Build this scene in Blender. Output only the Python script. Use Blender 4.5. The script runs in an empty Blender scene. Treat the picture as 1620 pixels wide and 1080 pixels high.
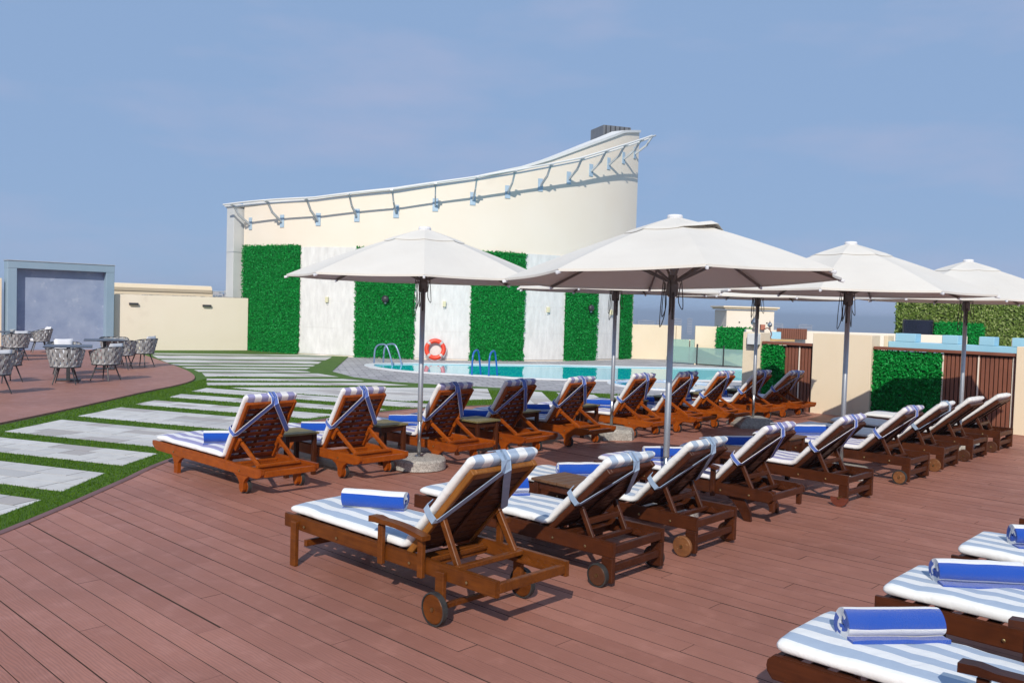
import bpy, bmesh, math, random
from mathutils import Vector, Matrix, noise
R = math.radians
scene = bpy.context.scene
COL = scene.collection
random.seed(7)

# ------------------------------------------------------------------ camera, world, sun, exposure
cam_d = bpy.data.cameras.new('camera'); cam = bpy.data.objects.new('camera', cam_d); COL.objects.link(cam)
cam_d.sensor_width = 36.0; cam_d.lens = 36.0 * 1393 / 1620
cam_d.clip_start = 0.05; cam_d.clip_end = 60000
PITCH = math.atan(53 / 1393); ROLL = 0.03
cam.matrix_world = Matrix.Translation((0, 0, 1.8)) @ Matrix.Rotation(math.pi / 2 - PITCH, 4, 'X') @ Matrix.Rotation(ROLL, 4, 'Z')
scene.camera = cam

SUN_EL = R(34.5); SUN_H = Vector((-0.207, -1.456)).normalized()
sun_d = bpy.data.lights.new('sun', 'SUN'); sun_d.energy = 3.9; sun_d.angle = R(0.53); sun_d.color = (1.0, 0.935, 0.83)
sun = bpy.data.objects.new('sun', sun_d); COL.objects.link(sun)
to_sun = Vector((SUN_H.x * math.cos(SUN_EL), SUN_H.y * math.cos(SUN_EL), math.sin(SUN_EL)))
sun.rotation_euler = (-to_sun).to_track_quat('-Z', 'Y').to_euler()
sun.location = to_sun * 40

world = bpy.data.worlds.new('World'); scene.world = world; world.use_nodes = True
wn, wl = world.node_tree.nodes, world.node_tree.links
bg = wn['Background']; bg.inputs['Strength'].default_value = 0.15
sky = wn.new('ShaderNodeTexSky'); sky.sky_type = 'NISHITA'; sky.sun_disc = False
sky.sun_elevation = SUN_EL; sky.sun_rotation = math.atan2(to_sun.x, to_sun.y)
sky.altitude = 0; sky.air_density = 1.0; sky.dust_density = 0.2; sky.ozone_density = 1.5
tc = wn.new('ShaderNodeTexCoord'); mp = wn.new('ShaderNodeMapping'); mp.inputs['Scale'].default_value = (1.6, 1.6, 5.5)
wl.new(tc.outputs['Generated'], mp.inputs['Vector'])
cn = wn.new('ShaderNodeTexNoise'); cn.inputs['Scale'].default_value = 2.1; cn.inputs['Detail'].default_value = 6; cn.inputs['Roughness'].default_value = 0.55
wl.new(mp.outputs[0], cn.inputs['Vector'])
cr = wn.new('ShaderNodeMapRange'); cr.inputs['From Min'].default_value = 0.5; cr.inputs['From Max'].default_value = 0.85; cr.inputs['To Max'].default_value = 0.85
wl.new(cn.outputs['Fac'], cr.inputs['Value'])
tint = wn.new('ShaderNodeMix'); tint.data_type = 'RGBA'; tint.blend_type = 'MULTIPLY'; tint.inputs['Factor'].default_value = 1.0
tint.inputs['B'].default_value = (0.95, 0.97, 1.0, 1)
wl.new(sky.outputs[0], tint.inputs['A'])
veil = wn.new('ShaderNodeMix'); veil.data_type = 'RGBA'; veil.inputs['Factor'].default_value = 0.95; veil.inputs['B'].default_value = (1.78, 2.66, 4.25, 1)   # haze painted as one flat blue over nearly all the sky texture
wl.new(tint.outputs['Result'], veil.inputs['A'])
cm = wn.new('ShaderNodeMix'); cm.data_type = 'RGBA'; cm.inputs['B'].default_value = (2.85, 3.15, 4.45, 1)
wl.new(cr.outputs[0], cm.inputs['Factor']); wl.new(veil.outputs['Result'], cm.inputs['A'])
wl.new(cm.outputs['Result'], bg.inputs['Color'])

vs = scene.view_settings; vs.view_transform = 'Standard'; vs.look = 'None'; vs.gamma = 1.0; vs.exposure = 0.0
try: vs.use_curve_mapping = False
except Exception: pass

# ------------------------------------------------------------------ frames: the deck runs at -43.4 degrees to the view
TH = R(-43.4); AX, AY = -1.4256, 5.9671
VX, VY = math.cos(TH), math.sin(TH)
def L(s, t): return (AX + s * VX - t * VY, AY + s * VY + t * VX)
def LI(x, y): return ((x - AX) * VX + (y - AY) * VY, -(x - AX) * VY + (y - AY) * VX)

# ------------------------------------------------------------------ mesh helpers
def chamfer_box(sx, sy, sz, c):
    h = (sx / 2, sy / 2, sz / 2); c = min(c, 0.45 * min(h)) if c else 0
    if not c:
        vs_ = [(a * h[0], b * h[1], d * h[2]) for a in (-1, 1) for b in (-1, 1) for d in (-1, 1)]
        return vs_, [(0, 1, 3, 2), (4, 6, 7, 5), (0, 4, 5, 1), (2, 3, 7, 6), (0, 2, 6, 4), (1, 5, 7, 3)]
    V = []; ix = {}
    for a in (-1, 1):
        for b in (-1, 1):
            for d in (-1, 1):
                sg = (a, b, d)
                for ax in range(3):
                    p = [sg[k] * (h[k] - (0 if k == ax else c)) for k in range(3)]
                    ix[(a, b, d, ax)] = len(V); V.append(tuple(p))
    F = []
    def key(ax, s, o1, v1, o2, v2):
        q = [0, 0, 0]; q[ax] = s; q[o1] = v1; q[o2] = v2; return tuple(q)
    for ax in range(3):
        o1, o2 = (ax + 1) % 3, (ax + 2) % 3
        for s in (-1, 1):
            F.append([ix[key(ax, s, o1, p, o2, q) + (ax,)] for p, q in ((-1, -1), (1, -1), (1, 1), (-1, 1))])
        for p in (-1, 1):
            for q in (-1, 1):
                k0 = key(ax, -1, o1, p, o2, q); k1 = key(ax, 1, o1, p, o2, q)
                F.append([ix[k0 + (o1,)], ix[k1 + (o1,)], ix[k1 + (o2,)], ix[k0 + (o2,)]])
    for a in (-1, 1):
        for b in (-1, 1):
            for d in (-1, 1): F.append([ix[(a, b, d, k)] for k in range(3)])
    G = []
    for f in F:
        p = [Vector(V[i]) for i in f]; nrm = (p[1] - p[0]).cross(p[2] - p[0]); cc = sum(p, Vector()) / len(p)
        G.append(tuple(f) if nrm.dot(cc) > 0 else tuple(reversed(f)))
    return V, G

class MB:
    def __init__(s): s.v = []; s.f = []; s.uv = {}
    def add(s, V, F, M=None, uv=None):
        o = len(s.v)
        for i, p in enumerate(V):
            p = Vector(p); s.v.append(M @ p if M else p)
            if uv: s.uv[o + i] = uv[i]
        s.f += [tuple(i + o for i in f) for f in F]; return s
    def box(s, c, size, rz=0, ch=0.004, M=None):
        V, F = chamfer_box(*size, ch); m = Matrix.Translation(c) @ Matrix.Rotation(rz, 4, 'Z')
        return s.add(V, F, (M @ m) if M else m)
    def bar(s, a, b, w, h, up=(0, 0, 1), ch=0.004):
        a, b = Vector(a), Vector(b); d = b - a; x = d.normalized(); up = Vector(up)
        y = up.cross(x)
        if y.length < 1e-5: y = Vector((0, 1, 0)).cross(x)
        y.normalize(); z = x.cross(y)
        M = Matrix((x, y, z)).transposed().to_4x4(); M.translation = (a + b) / 2
        V, F = chamfer_box(d.length, w, h, ch); return s.add(V, F, M)
    def prism(s, poly, o, ux, uy, uz, depth):
        o, ux, uy, uz = Vector(o), Vector(ux), Vector(uy), Vector(uz); n_ = len(poly)
        V = [o + ux * p[0] + uy * p[1] for p in poly] + [o + ux * p[0] + uy * p[1] + uz * depth for p in poly]
        F = [tuple(reversed(range(n_))), tuple(range(n_, 2 * n_))] + [(i, (i + 1) % n_, n_ + (i + 1) % n_, n_ + i) for i in range(n_)]
        a = sum(poly[i][0] * poly[(i + 1) % n_][1] - poly[(i + 1) % n_][0] * poly[i][1] for i in range(n_))
        if (a > 0) != (ux.cross(uy).dot(uz) > 0): F = [tuple(reversed(f)) for f in F]
        return s.add(V, F)
    def tube(s, path, r, n=10, caps=True, closed=False):
        P = [Vector(p) for p in path]; m = len(P); V = []; F = []
        rr = r if isinstance(r, (list, tuple)) else [r] * m
        prev = None
        for i in range(m):
            if closed: t = (P[(i + 1) % m] - P[i - 1])
            else: t = P[min(i + 1, m - 1)] - P[max(i - 1, 0)]
            t.normalize()
            if prev is None:
                a = Vector((0, 0, 1)) if abs(t.z) < 0.9 else Vector((1, 0, 0)); x = a.cross(t).normalized()
            else: x = (prev - t * prev.dot(t)).normalized()
            prev = x; y = t.cross(x)
            for k in range(n):
                an = 2 * math.pi * k / n; V.append(P[i] + (x * math.cos(an) + y * math.sin(an)) * rr[i])
        for i in range(m if closed else m - 1):
            j = (i + 1) % m
            for k in range(n): F.append((i * n + k, i * n + (k + 1) % n, j * n + (k + 1) % n, j * n + k))
        if caps and not closed: F += [tuple(reversed(range(n))), tuple(range((m - 1) * n, m * n))]
        return s.add(V, F)
    def lathe(s, prof, o=(0, 0, 0), n=24, axis='Z', M=None, caps=True):
        V = []; F = []; m = len(prof)
        for r, z in prof:
            for k in range(n):
                an = 2 * math.pi * k / n; p = (r * math.cos(an), r * math.sin(an), z)
                if axis == 'Y': p = (p[0], -p[2], p[1])
                V.append(Vector(o) + Vector(p))
        for i in range(m - 1):
            for k in range(n): F.append((i * n + k, i * n + (k + 1) % n, (i + 1) * n + (k + 1) % n, (i + 1) * n + k))
        if caps: F += [tuple(reversed(range(n))), tuple(range((m - 1) * n, m * n))]
        return s.add(V, F, M)
    def ribbon(s, pts, wid, th=0.004):
        # pts: centre points, wid: half-width vectors
        V = []; F = []; m = len(pts)
        for i in range(m):
            p = Vector(pts[i]); w = Vector(wid[i]); t = Vector(pts[min(i + 1, m - 1)]) - Vector(pts[max(i - 1, 0)])
            nn = t.cross(w)
            nn = nn.normalized() * th / 2 if nn.length > 1e-9 else Vector((0, 0, th / 2))
            V += [p - w - nn, p + w - nn, p + w + nn, p - w + nn]
        for i in range(m - 1):
            for k in range(4): F.append((i * 4 + k, i * 4 + (k + 1) % 4, i * 4 + 4 + (k + 1) % 4, i * 4 + 4 + k))
        F += [(3, 2, 1, 0), tuple(range((m - 1) * 4, m * 4))]
        return s.add(V, F, uv=[(u, 0) for _ in range(m) for u in (0, 1, 1, 0)])
    def mesh(s, name, smooth=False, fix=True):
        me = bpy.data.meshes.new(name); me.from_pydata([tuple(p) for p in s.v], [], s.f)
        if s.uv:
            uvl = me.uv_layers.new(name='UVMap')
            for lp in me.loops: uvl.data[lp.index].uv = s.uv.get(lp.vertex_index, (0, 0))
        if fix:
            bm = bmesh.new(); bm.from_mesh(me); bmesh.ops.recalc_face_normals(bm, faces=bm.faces); bm.to_mesh(me); bm.free()
        if smooth: 
            for p in me.polygons: p.use_smooth = True
        me.update(); return me
    def build(s, name, mat, parent=None, smooth=False, fix=True, **kw):
        return obj(name, s.mesh(name, smooth, fix), mat, parent, **kw)

def obj(name, me, mat, parent=None, loc=None, rot=None, label=None, category=None, group=None, kind=None, auto=None):
    o = bpy.data.objects.new(name, me); COL.objects.link(o)
    if mat is not None:
        if len(me.materials) == 0: me.materials.append(mat)
        elif me.materials[0] != mat: o.material_slots[0].link = 'OBJECT'; o.material_slots[0].material = mat
    if parent: o.parent = parent
    if loc: o.location = loc
    if rot: o.rotation_euler = rot
    tag(o, label, category, group, kind)
    return o
def tag(o, label=None, category=None, group=None, kind=None):
    if label: o['label'] = label
    if category: o['category'] = category
    if group: o['group'] = group
    if kind: o['kind'] = kind
    return o
def thing(name, loc, rz=0, label=None, category=None, group=None):
    o = bpy.data.objects.new(name, None); COL.objects.link(o); o.location = loc; o.rotation_euler = (0, 0, rz); o.empty_display_size = 0.2
    return tag(o, label, category, group)
CACHE = {}
def cached(key, fn, smooth=False):
    if key not in CACHE: CACHE[key] = fn().mesh(str(key[0]), smooth)
    return CACHE[key]

# ------------------------------------------------------------------ materials
def new_mat(name):
    m = bpy.data.materials.new(name); m.use_nodes = True
    return m, m.node_tree.nodes, m.node_tree.links, m.node_tree.nodes['Principled BSDF']
def mixc(N, K, fac, a, b, mode='MIX'):
    x = N.new('ShaderNodeMix'); x.data_type = 'RGBA'; x.blend_type = mode
    for nm, v in (('Factor', fac), ('A', a), ('B', b)):
        if hasattr(v, 'links') or hasattr(v, 'is_linked'): K.new(v, x.inputs[nm])
        elif nm == 'Factor': x.inputs[nm].default_value = v
        else: x.inputs[nm].default_value = tuple(v) + (1,)
    return x.outputs['Result']
def ntex(N, K, vec, scale, detail=4, rough=0.55, dist=0):
    t = N.new('ShaderNodeTexNoise'); t.inputs['Scale'].default_value = scale; t.inputs['Detail'].default_value = detail
    t.inputs['Roughness'].default_value = rough; t.inputs['Distortion'].default_value = dist
    if vec is not None: K.new(vec, t.inputs['Vector'])
    return t.outputs['Fac']
def rng(N, K, v, a, b, c=0.0, d=1.0):
    x = N.new('ShaderNodeMapRange'); K.new(v, x.inputs['Value'])
    for nm, q in zip(('From Min', 'From Max', 'To Min', 'To Max'), (a, b, c, d)): x.inputs[nm].default_value = q
    return x.outputs[0]
def mth(N, K, op, a, b=0.0, c=None):
    x = N.new('ShaderNodeMath'); x.operation = op
    for i, v in enumerate((a, b) if c is None else (a, b, c)):
        if hasattr(v, 'is_linked'): K.new(v, x.inputs[i])
        else: x.inputs[i].default_value = v
    return x.outputs[0]
def bump(N, K, b, h, strength, dist=0.01):
    x = N.new('ShaderNodeBump'); x.inputs['Strength'].default_value = strength; x.inputs['Distance'].default_value = dist
    K.new(h, x.inputs['Height']); K.new(x.outputs[0], b.inputs['Normal']); return x
def coords(N, K, kind='Object', scale=(1, 1, 1), rot=(0, 0, 0)):
    if kind == 'World': src = N.new('ShaderNodeNewGeometry').outputs['Position']
    else: src = N.new('ShaderNodeTexCoord').outputs[kind]
    m = N.new('ShaderNodeMapping'); m.inputs['Scale'].default_value = scale; m.inputs['Rotation'].default_value = rot
    K.new(src, m.inputs['Vector']); return m.outputs[0]
def varied(name, c1, c2, scale=4, rough=0.6, bmp=0.1, bscale=60, metal=0.0, kind='World', stain=None, spec=0.5, cs=(1, 1, 1)):
    m, N, K, b = new_mat(name); v = coords(N, K, kind, cs)
    f = rng(N, K, ntex(N, K, v, scale, 5), 0.3, 0.7)
    c = mixc(N, K, f, c1, c2)
    if stain:
        s_ = rng(N, K, ntex(N, K, v, stain[1], 6, 0.65), stain[2], stain[2] + 0.12); c = mixc(N, K, s_, c, stain[0])
    K.new(c, b.inputs['Base Color']); b.inputs['Roughness'].default_value = rough; b.inputs['Metallic'].default_value = metal
    b.inputs['Specular IOR Level'].default_value = spec
    if bmp: bump(N, K, b, ntex(N, K, v, bscale, 3), bmp, 0.01)
    return m
def wood(name, c1, c2, rough=0.35, wear=0.0, wearc=(0.5, 0.3, 0.15)):
    m, N, K, b = new_mat(name)
    oi = N.new('ShaderNodeObjectInfo'); g = coords(N, K, 'World', (6, 6, 6))
    ad = N.new('ShaderNodeVectorMath'); ad.operation = 'ADD'; K.new(g, ad.inputs[0])
    sc = N.new('ShaderNodeVectorMath'); sc.operation = 'SCALE'; K.new(oi.outputs['Random'], sc.inputs['Scale']); sc.inputs[0].default_value = (17, 31, 23); K.new(sc.outputs[0], ad.inputs[1])
    n1 = ntex(N, K, ad.outputs[0], 1.6, 5, 0.6, 0.4)
    gr = ntex(N, K, coords(N, K, 'Object', (3, 60, 60)), 1.0, 4, 0.6)
    f = mth(N, K, 'ADD', mth(N, K, 'MULTIPLY', n1, 0.5), mth(N, K, 'MULTIPLY', gr, 0.5))
    f = mth(N, K, 'ADD', rng(N, K, f, 0.35, 0.65), rng(N, K, oi.outputs['Random'], 0, 1, -0.25, 0.25))
    c = mixc(N, K, f, c1, c2)
    if wear:
        w = rng(N, K, ntex(N, K, g, 9.0, 6, 0.7), 0.74 - wear, 0.78 - wear); c = mixc(N, K, w, c, wearc)
    K.new(c, b.inputs['Base Color']); b.inputs['Roughness'].default_value = rough
    b.inputs['Specular IOR Level'].default_value = 0.24
    bump(N, K, b, gr, 0.12, 0.004)
    return m
def stripe_mat(name, dark, light, n=4.0, edge=0.47, phase=0.75):
    m, N, K, b = new_mat(name)
    uv = N.new('ShaderNodeUVMap'); sp = N.new('ShaderNodeSeparateXYZ'); K.new(uv.outputs[0], sp.inputs[0])
    fr = mth(N, K, 'FRACT', mth(N, K, 'MULTIPLY_ADD', sp.outputs['X'], n, phase))
    st = mth(N, K, 'LESS_THAN', fr, 0.5)
    ed = mth(N, K, 'LESS_THAN', mth(N, K, 'ABSOLUTE', mth(N, K, 'SUBTRACT', sp.outputs['X'], 0.5)), edge)
    f = mth(N, K, 'MULTIPLY', st, ed)
    w = ntex(N, K, coords(N, K, 'World', (1, 1, 1)), 6, 5, 0.6)
    lc = mixc(N, K, rng(N, K, w, 0.3, 0.75, 0, 0.12), light, (0.6, 0.6, 0.58))
    K.new(mixc(N, K, f, lc, dark), b.inputs['Base Color']); b.inputs['Roughness'].default_value = 0.85
    b.inputs['Sheen Weight'].default_value = 0.15
    b.inputs['Specular IOR Level'].default_value = 0.2
    hv = mth(N, K, 'ADD', mth(N, K, 'MULTIPLY', ntex(N, K, coords(N, K, 'World', (1, 1, 1)), 13, 4, 0.5, 0.6), 1.0), mth(N, K, 'MULTIPLY', ntex(N, K, coords(N, K, 'World'), 300, 2), 0.05))
    bump(N, K, b, hv, 0.35, 0.02)
    return m
def leaf_mat(name, dark, mid, light, rough=0.4):
    m, N, K, b = new_mat(name)
    g = N.new('ShaderNodeNewGeometry'); r = N.new('ShaderNodeValToRGB')
    r.color_ramp.elements[0].color = dark + (1,); r.color_ramp.elements[1].color = light + (1,)
    e = r.color_ramp.elements.new(0.72); e.color = mid + (1,)
    K.new(g.outputs['Random Per Island'], r.inputs[0]); K.new(r.outputs[0], b.inputs['Base Color']); b.inputs['Roughness'].default_value = rough; b.inputs['Specular IOR Level'].default_value = 0.15
    tr = N.new('ShaderNodeBsdfTranslucent'); K.new(r.outputs[0], tr.inputs['Color']); mx = N.new('ShaderNodeMixShader'); mx.inputs[0].default_value = 0.2
    K.new(b.outputs[0], mx.inputs[1]); K.new(tr.outputs[0], mx.inputs[2]); K.new(mx.outputs[0], N['Material Output'].inputs['Surface'])
    return m

M = {}
M['orange'] = wood('orange_varnished_wood', (0.36, 0.080, 0.006), (0.19, 0.036, 0.004), 0.38)
M['orange_slat'] = wood('red_brown_slat_wood', (0.17, 0.034, 0.008), (0.09, 0.017, 0.006), 0.42)
M['golden'] = wood('golden_brown_wood', (0.18, 0.052, 0.008), (0.085, 0.023, 0.004), 0.40, 0.03, (0.40, 0.22, 0.08))
M['gold_stile'] = wood('honey_brown_wood', (0.30, 0.115, 0.022), (0.17, 0.06, 0.014), 0.34, 0.03, (0.40, 0.22, 0.08))
M['brown'] = wood('dark_brown_wood', (0.082, 0.022, 0.0075), (0.040, 0.011, 0.0045), 0.40, 0.06, (0.30, 0.15, 0.07))
M['brown_slat'] = wood('dark_brown_slat_wood', (0.070, 0.024, 0.012), (0.038, 0.013, 0.008), 0.38)
M['table_wood'] = wood('table_wood', (0.17, 0.085, 0.042), (0.10, 0.048, 0.024), 0.45, 0.03)
M['table_green'] = wood('weathered_table_wood', (0.24, 0.185, 0.085), (0.14, 0.125, 0.05), 0.5, 0.05, (0.3, 0.28, 0.2))
M['wheel_worn'] = wood('worn_wheel_wood', (0.24, 0.10, 0.038), (0.13, 0.05, 0.02), 0.5, 0.12, (0.5, 0.33, 0.17))
M['wheel_dark'] = wood('dark_wheel_wood', (0.10, 0.04, 0.02), (0.06, 0.022, 0.012), 0.45, 0.06)
M['rubber'] = varied('black_rubber', (0.018, 0.018, 0.019), (0.04, 0.038, 0.036), 20, 0.7, 0.1)
M['steel'] = varied('brushed_steel', (0.5, 0.5, 0.5), (0.36, 0.36, 0.37), 12, 0.32, 0.03, 200, 1.0)
M['brass'] = varied('brass_bolt', (0.55, 0.42, 0.2), (0.4, 0.3, 0.14), 12, 0.35, 0, 60, 1.0)
M['alu'] = varied('anodised_aluminium', (0.52, 0.54, 0.57), (0.43, 0.45, 0.48), 3, 0.4, 0.02, 200, 0.75)
M['dark_metal'] = varied('dark_metal', (0.045, 0.045, 0.05), (0.025, 0.025, 0.028), 10, 0.45, 0.05)
M['bronze'] = varied('brown_grey_metal', (0.20, 0.175, 0.16), (0.15, 0.13, 0.115), 10, 0.45, 0.03)
M['rope_dark'] = varied('dark_rope', (0.05, 0.04, 0.035), (0.09, 0.075, 0.065), 40, 0.9, 0.2)
M['cush_grey'] = stripe_mat('grey_striped_cushion', (0.36, 0.44, 0.55), (0.80, 0.80, 0.78))
M['cush_blue'] = stripe_mat('violet_striped_cushion', (0.30, 0.29, 0.50), (0.80, 0.79, 0.80))
M['cush_white'] = stripe_mat('plain_white_cushion', (0.72, 0.73, 0.74), (0.80, 0.80, 0.79))
M['strap_grey'] = varied('pale_blue_strap', (0.26, 0.36, 0.50), (0.34, 0.43, 0.56), 15, 0.85, 0.1, 300)
def strap_mat():
    m, N, K, b = new_mat('blue_strap_white_edge')
    uv = N.new('ShaderNodeUVMap'); sp = N.new('ShaderNodeSeparateXYZ'); K.new(uv.outputs[0], sp.inputs[0])
    e = mth(N, K, 'GREATER_THAN', mth(N, K, 'ABSOLUTE', mth(N, K, 'SUBTRACT', sp.outputs['X'], 0.5)), 0.40)
    K.new(mixc(N, K, e, (0.10, 0.17, 0.50), (0.74, 0.74, 0.78)), b.inputs['Base Color']); b.inputs['Roughness'].default_value = 0.85
    return m
M['strap_blue'] = strap_mat()
def towel_mat():
    m, N, K, b = new_mat('blue_white_towel')
    uv = N.new('ShaderNodeUVMap'); sp = N.new('ShaderNodeSeparateXYZ'); K.new(uv.outputs[0], sp.inputs[0])
    f = mth(N, K, 'LESS_THAN', mth(N, K, 'FRACT', sp.outputs['X']), 0.5)
    K.new(mixc(N, K, f, (0.82, 0.82, 0.83), (0.008, 0.072, 0.42)), b.inputs['Base Color']); b.inputs['Roughness'].default_value = 0.95
    b.inputs['Sheen Weight'].default_value = 0.4; b.inputs['Specular IOR Level'].default_value = 0.1
    bump(N, K, b, ntex(N, K, coords(N, K, 'Object'), 180, 4, 0.75), 0.8, 0.008); return m
M['towel'] = towel_mat()
def canopy_mat():
    m, N, K, b = new_mat('off_white_canvas')
    w = ntex(N, K, coords(N, K, 'World'), 1.3, 5, 0.6)
    c = mixc(N, K, rng(N, K, w, 0.35, 0.75), (0.80, 0.765, 0.70), (0.74, 0.70, 0.635))
    K.new(c, b.inputs['Base Color']); b.inputs['Roughness'].default_value = 0.9; b.inputs['Specular IOR Level'].default_value = 0.15
    bump(N, K, b, ntex(N, K, coords(N, K, 'World'), 4, 3), 0.25, 0.03)
    tr = N.new('ShaderNodeBsdfTranslucent'); tr.inputs['Color'].default_value = (0.72, 0.60, 0.50, 1)
    mx = N.new('ShaderNodeMixShader'); mx.inputs[0].default_value = 0.13; K.new(b.outputs[0], mx.inputs[1]); K.new(tr.outputs[0], mx.inputs[2])
    K.new(mx.outputs[0], N['Material Output'].inputs['Surface']); return m
M['canvas'] = canopy_mat()
def terrazzo(name, base, dark, sc=90):
    m, N, K, b = new_mat(name); v = N.new('ShaderNodeTexVoronoi'); v.inputs['Scale'].default_value = sc
    K.new(coords(N, K, 'Object'), v.inputs['Vector']); sp = N.new('ShaderNodeSeparateColor'); K.new(v.outputs['Color'], sp.inputs[0])
    c = mixc(N, K, sp.outputs[0], base, dark); c = mixc(N, K, rng(N, K, ntex(N, K, coords(N, K, 'Object'), 7, 5), 0.45, 0.75, 0, 0.5), c, dark)
    K.new(c, b.inputs['Base Color']); b.inputs['Roughness'].default_value = 0.75; bump(N, K, b, ntex(N, K, coords(N, K, 'Object'), 60, 4), 0.4, 0.01); return m
M['granite'] = terrazzo('speckled_granite', (0.56, 0.53, 0.48), (0.25, 0.23, 0.21))
M['concrete'] = terrazzo('rough_concrete', (0.46, 0.44, 0.40), (0.24, 0.22, 0.20), 60)
M['cream'] = varied('cream_render', (0.77, 0.64, 0.46), (0.80, 0.68, 0.505), 1.2, 0.85, 0.15, 70, stain=((0.66, 0.56, 0.43), 0.9, 0.62))
M['cream_left'] = varied('light_cream_render', (0.785, 0.69, 0.55), (0.81, 0.72, 0.585), 1.2, 0.85, 0.15, 70, stain=((0.72, 0.63, 0.50), 0.9, 0.62))
M['cream_pale'] = varied('pale_cream_render', (0.80, 0.705, 0.585), (0.82, 0.735, 0.625), 0.8, 0.85, 0.12, 60, stain=((0.73, 0.64, 0.54), 0.6, 0.63))
M['white_paint'] = varied('white_paint', (0.74, 0.74, 0.72), (0.68, 0.68, 0.67), 2, 0.6, 0.05, stain=((0.55, 0.53, 0.50), 1.5, 0.66))
M['pier_grey'] = varied('pale_grey_cladding', (0.60, 0.61, 0.60), (0.54, 0.55, 0.55), 1.5, 0.5, 0.03)
M['zinc'] = varied('galvanised_steel', (0.55, 0.58, 0.60), (0.42, 0.45, 0.48), 5, 0.5, 0.05, 60, 0.35, stain=((0.33, 0.16, 0.09), 3.0, 0.70))
M['blue_plate'] = varied('pale_blue_plate', (0.42, 0.55, 0.66), (0.36, 0.47, 0.58), 5, 0.5, 0.05, 60, stain=((0.33, 0.2, 0.12), 3.0, 0.72))
M['louver'] = varied('dark_grey_louver', (0.17, 0.18, 0.20), (0.13, 0.14, 0.16), 3, 0.5, 0.05)
M['white_stone'] = varied('white_split_stone', (0.765, 0.75, 0.725), (0.63, 0.615, 0.595), 7, 0.9, 1.0, 14, cs=(1, 1, 0.3))
M['frame_blue'] = varied('blue_grey_paint', (0.24, 0.34, 0.43), (0.28, 0.38, 0.47), 1.5, 0.6, 0.08)
M['slate_blue'] = varied('mottled_blue_grey_plaster', (0.24, 0.30, 0.44), (0.33, 0.39, 0.52), 2.2, 0.7, 0.7, 5, stain=((0.43, 0.48, 0.58), 3.4, 0.60))
M['light_blue'] = varied('light_blue_paint', (0.30, 0.57, 0.72), (0.36, 0.62, 0.75), 2, 0.75, 0.12, stain=((0.55, 0.68, 0.74), 5, 0.68))
M['slat_brown'] = varied('brown_composite_cladding', (0.23, 0.082, 0.046), (0.18, 0.064, 0.037), 4, 0.55, 0.1, 80)
M['ring'] = varied('orange_red_ring', (0.80, 0.065, 0.022), (0.72, 0.05, 0.018), 3, 0.4, 0.03)
M['ring_band'] = varied('grey_reflective_band', (0.55, 0.5, 0.48), (0.48, 0.44, 0.43), 3, 0.4, 0)
M['blue_rail'] = varied('blue_coated_rail', (0.02, 0.14, 0.48), (0.02, 0.11, 0.40), 3, 0.3, 0)
M['steel_rail'] = varied('blue_grey_steel_rail', (0.26, 0.34, 0.48), (0.20, 0.27, 0.42), 3, 0.3, 0, 60, 0.4)
M['black'] = varied('black_screen', (0.006, 0.008, 0.018), (0.012, 0.014, 0.03), 3, 0.12, 0)
M['spa_tile'] = varied('blue_mosaic_tile', (0.10, 0.36, 0.60), (0.16, 0.45, 0.66), 9, 0.3, 0)
M['bulb'] = varied('cream_lamp_glass', (0.72, 0.68, 0.45), (0.66, 0.62, 0.42), 3, 0.3, 0)
M['weave_a'] = varied('grey_woven_band', (0.30, 0.30, 0.30), (0.38, 0.38, 0.38), 30, 0.85, 0.3, 200)
M['weave_b'] = varied('dark_grey_woven_band', (0.20, 0.20, 0.205), (0.26, 0.26, 0.265), 30, 0.85, 0.3, 200)
M['pillow'] = varied('pale_grey_pillow', (0.72, 0.72, 0.74), (0.66, 0.66, 0.69), 5, 0.9, 0.15, 30)
M['tabletop'] = varied('blue_grey_tabletop', (0.075, 0.085, 0.11), (0.06, 0.07, 0.09), 5, 0.28, 0.02)
M['leaf'] = leaf_mat('green_hedge_leaves', (0.0005, 0.165, 0.024), (0.001, 0.285, 0.038), (0.04, 0.46, 0.11), 0.65)
M['leaf_pale'] = leaf_mat('olive_hedge_leaves', (0.07, 0.12, 0.02), (0.20, 0.29, 0.06), (0.42, 0.48, 0.20))
M['leaf_back'] = varied('dark_hedge_backing', (0.006, 0.10, 0.02), (0.004, 0.07, 0.014), 8, 0.9, 0.3)
M['grass'] = leaf_mat('turf_blades', (0.045, 0.110, 0.003), (0.080, 0.175, 0.005), (0.14, 0.25, 0.018), 0.7)
M['turf'] = varied('artificial_turf_base', (0.050, 0.115, 0.005), (0.072, 0.150, 0.008), 3.0, 0.9, 0.8, 120)
M['under'] = varied('dark_underlay', (0.02, 0.014, 0.012), (0.03, 0.02, 0.016), 5, 0.9, 0)
M['coping'] = varied('white_pool_coping', (0.74, 0.75, 0.76), (0.68, 0.69, 0.71), 2, 0.5, 0.05)

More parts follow.
